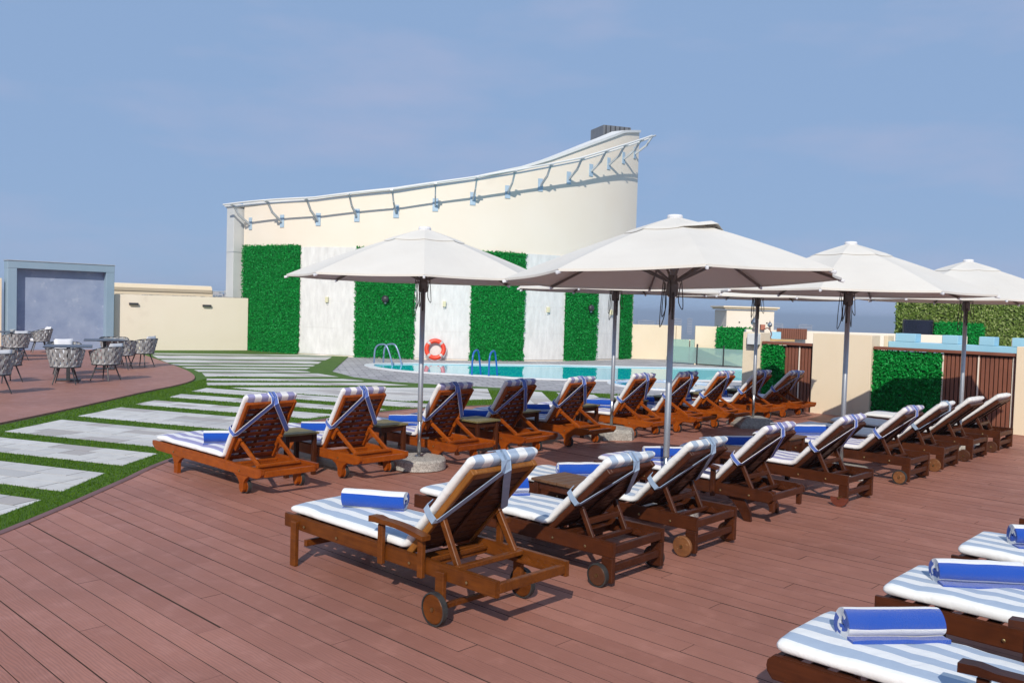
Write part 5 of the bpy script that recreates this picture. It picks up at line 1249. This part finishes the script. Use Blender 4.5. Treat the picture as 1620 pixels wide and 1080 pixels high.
# ------------------------------------------------------------------ dining chairs and tables on the left deck
def dining_chair(x, y, rz, label, pillow=None):
    o = thing('dining_chair', (x, y, 0), rz, label, 'chair', 'woven grey armchairs at the dining tables')
    zb, zt, rb_, rt_ = 0.36, 0.72, 0.27, 0.36
    def P(a, k, r=0.0): rr = rb_ + (rt_ - rb_) * k + r; return Vector((rr * math.cos(a), rr * math.sin(a), zb + (zt - zb) * k))
    def top(a): return 0.72 + 0.28 * (0.5 - 0.5 * math.cos(max(0, min(1, (a - R(45)) / R(90))) * math.pi)) if a <= R(180) + 1e-6 else top(R(360) - a)
    obj('seat', cached(('chseat',), lambda: MB().lathe([(0.25, 0.345), (0.275, 0.36), (0.275, 0.41), (0.25, 0.43), (0.02, 0.435)], n=20)), M['pillow'], o)
    obj('seat_frame', cached(('chfr',), lambda: MB().tube([(0.275 * math.cos(a), 0.275 * math.sin(a), 0.345) for a in [2 * math.pi * k / 24 for k in range(24)]], 0.014, 6, closed=True)), M['dark_metal'], o)
    A0, A1_ = R(50), R(310)
    def rail_(): return MB().tube([P(A0 + (A1_ - A0) * k / 24, top(A0 + (A1_ - A0) * k / 24)) for k in range(25)], 0.012, 6)
    obj('top_rail', cached(('chrail',), rail_), M['dark_metal'], o)
    for q, a in enumerate((A0, A1_)): obj('arm_post', cached(('chpost', q), lambda: MB().tube([P(a, -0.03), P(a, top(a))], 0.013, 6)), M['dark_metal'], o)
    n = 22
    for i in range(n):
        a = A0 + R(5) + (A1_ - A0 - R(10)) * i / (n - 1); ph = i % 2
        def band():
            pts = []; wd_ = []
            for k in range(13):
                u = k / 12; kk = u * top(a); s_ = math.sin(u * math.pi * 4 + ph * math.pi); aa = a + 0.03 * s_
                pts.append(P(aa, kk, 0.009 * math.cos(u * math.pi * 4 + ph * math.pi))); wd_.append(Vector((-math.sin(aa), math.cos(aa), 0)) * (0.024 + 0.008 * u))
            return MB().ribbon(pts, wd_, 0.014)
        obj('woven_band', cached(('band', i), band), M['weave_a'] if i % 3 else M['weave_b'], o)
    for q in range(4):
        a = R(45 + 90 * q)
        obj('leg', cached(('chleg', q), lambda: MB().tube([(0.17 * math.cos(a), 0.17 * math.sin(a), 0.345), (0.30 * math.cos(a), 0.30 * math.sin(a), 0.0)], [0.016, 0.011], 8)), M['dark_metal'], o)
    if pillow:
        def pil():
            V = []; F = []; n_ = 10
            for sgn in (1, -1):
                for i in range(n_ + 1):
                    for j in range(n_ + 1):
                        u, v = i / n_ * 2 - 1, j / n_ * 2 - 1; h = 0.065 * (max(0, (1 - u ** 4) * (1 - v ** 4))) ** 0.5
                        e = 1 - 0.05 * (1 - abs(u) ** 2) * abs(v) ** 6 - 0.05 * (1 - abs(v) ** 2) * abs(u) ** 6
                        V.append((sgn * h, u * 0.20 * e, v * 0.20 * e))
            S = n_ + 1
            for q in range(2):
                for i in range(n_):
                    for j in range(n_): b = q * S * S + i * S + j; F.append((b, b + 1, b + S + 1, b + S))
            return MB().add(V, F)
        c = math.cos(rz); s = math.sin(rz); dx = -0.20
        obj('pillow', cached(('pillow',), pil, True), M['pillow'], loc=(x + dx * c, y + dx * s, 0.61), rot=(0, R(-18), rz + random.uniform(-0.2, 0.2)), label=pillow, category='pillow', group='pale pillows on the woven chairs')
# chair local +x is the open front
CH = [(-14.5, 27.0, R(215), 'woven grey chair standing alone before the blue grey feature wall', 'pale pillow on the chair before the feature wall'),
      (-10.05, 19.75, R(-60), 'woven grey chair behind the nearest square table', 'pale pillow on the chair behind the nearest table'),
      (-9.0, 17.75, R(110), 'woven grey chair with its back to us at the nearest table', None),
      (-8.65, 18.75, R(170), 'woven grey chair on the right side of the nearest table', 'pale pillow on the chair right of the nearest table'),
      (-9.65, 21.75, R(100), 'woven grey chair second from right with its back to us', None),
      (-9.55, 22.75, R(170), 'rightmost woven grey chair beside the paving', 'pale pillow on the rightmost woven chair'),
      (-10.2, 17.75, R(60), 'woven grey chair left of the nearest table pedestal', None),
      (-9.2, 15.6, R(150), 'woven grey chair cut by left edge, closest to camera', 'pale pillow on the chair closest to camera at left edge'),
      (-13.3, 23.6, R(150), 'woven grey chair at left edge under the far table', 'pale pillow on the chair under the far table'),
      (-10.35, 22.9, R(-60), 'woven grey chair mostly hidden behind the right-hand table', None)]
for x, y, r, lb, pl in CH: dining_chair(x, y, r, lb, pl)
def dining_table(x, y, rz, label):
    o = thing('dining_table', (x, y, 0), rz, label, 'table', 'square dining tables on the left deck')
    mb = MB(); mb.box((0, 0, 0.715), (0.92, 0.92, 0.022), ch=0.006); mb.build('top', M['tabletop'], o)
    mb = MB(); mb.box((0, 0, 0.36), (0.075, 0.075, 0.69), ch=0.004); mb.build('pedestal', M['dark_metal'], o)
    mb = MB(); mb.box((0, 0, 0.010), (0.46, 0.46, 0.018), ch=0.004); mb.build('foot_plate', M['dark_metal'], o)
    mb = MB(); mb.box((0, 0, 0.695), (0.34, 0.34, 0.016), ch=0); mb.build('bracket', M['dark_metal'], o)
dining_table(-9.35, 18.55, R(25), 'square dark table nearest the camera among the woven chairs')
dining_table(-10.0, 21.6, R(25), 'square dark table near the cream parapet')
dining_table(-14.0, 24.6, R(25), 'square dark table at left picture edge by the feature wall')
mb = MB(); mb.lathe([(0.03, 0), (0.05, 0.005), (0.085, 0.06), (0.08, 0.06), (0.04, 0.012)], n=16); mb.build('bowl', M['white_paint'], loc=(-13.85, 24.4, 0.728), label='small white bowl on the table by the feature wall', category='bowl')

# ------------------------------------------------------------------ air
m, N, K, b = new_mat('haze_air'); N.remove(b)
pvn = N.new('ShaderNodeVolumePrincipled'); pvn.inputs['Color'].default_value = (0.74, 0.85, 0.99, 1); pvn.inputs['Density'].default_value = 0.00055; pvn.inputs['Anisotropy'].default_value = 0.2
K.new(pvn.outputs[0], N['Material Output'].inputs['Volume'])
mb = MB(); mb.box((0, 8500, -24.5), (29000, 24000, 73), ch=0); hz_ = mb.build('haze', m, kind='stuff')
tag(hz_, 'pale blue haze veiling the distant skyline', 'haze')
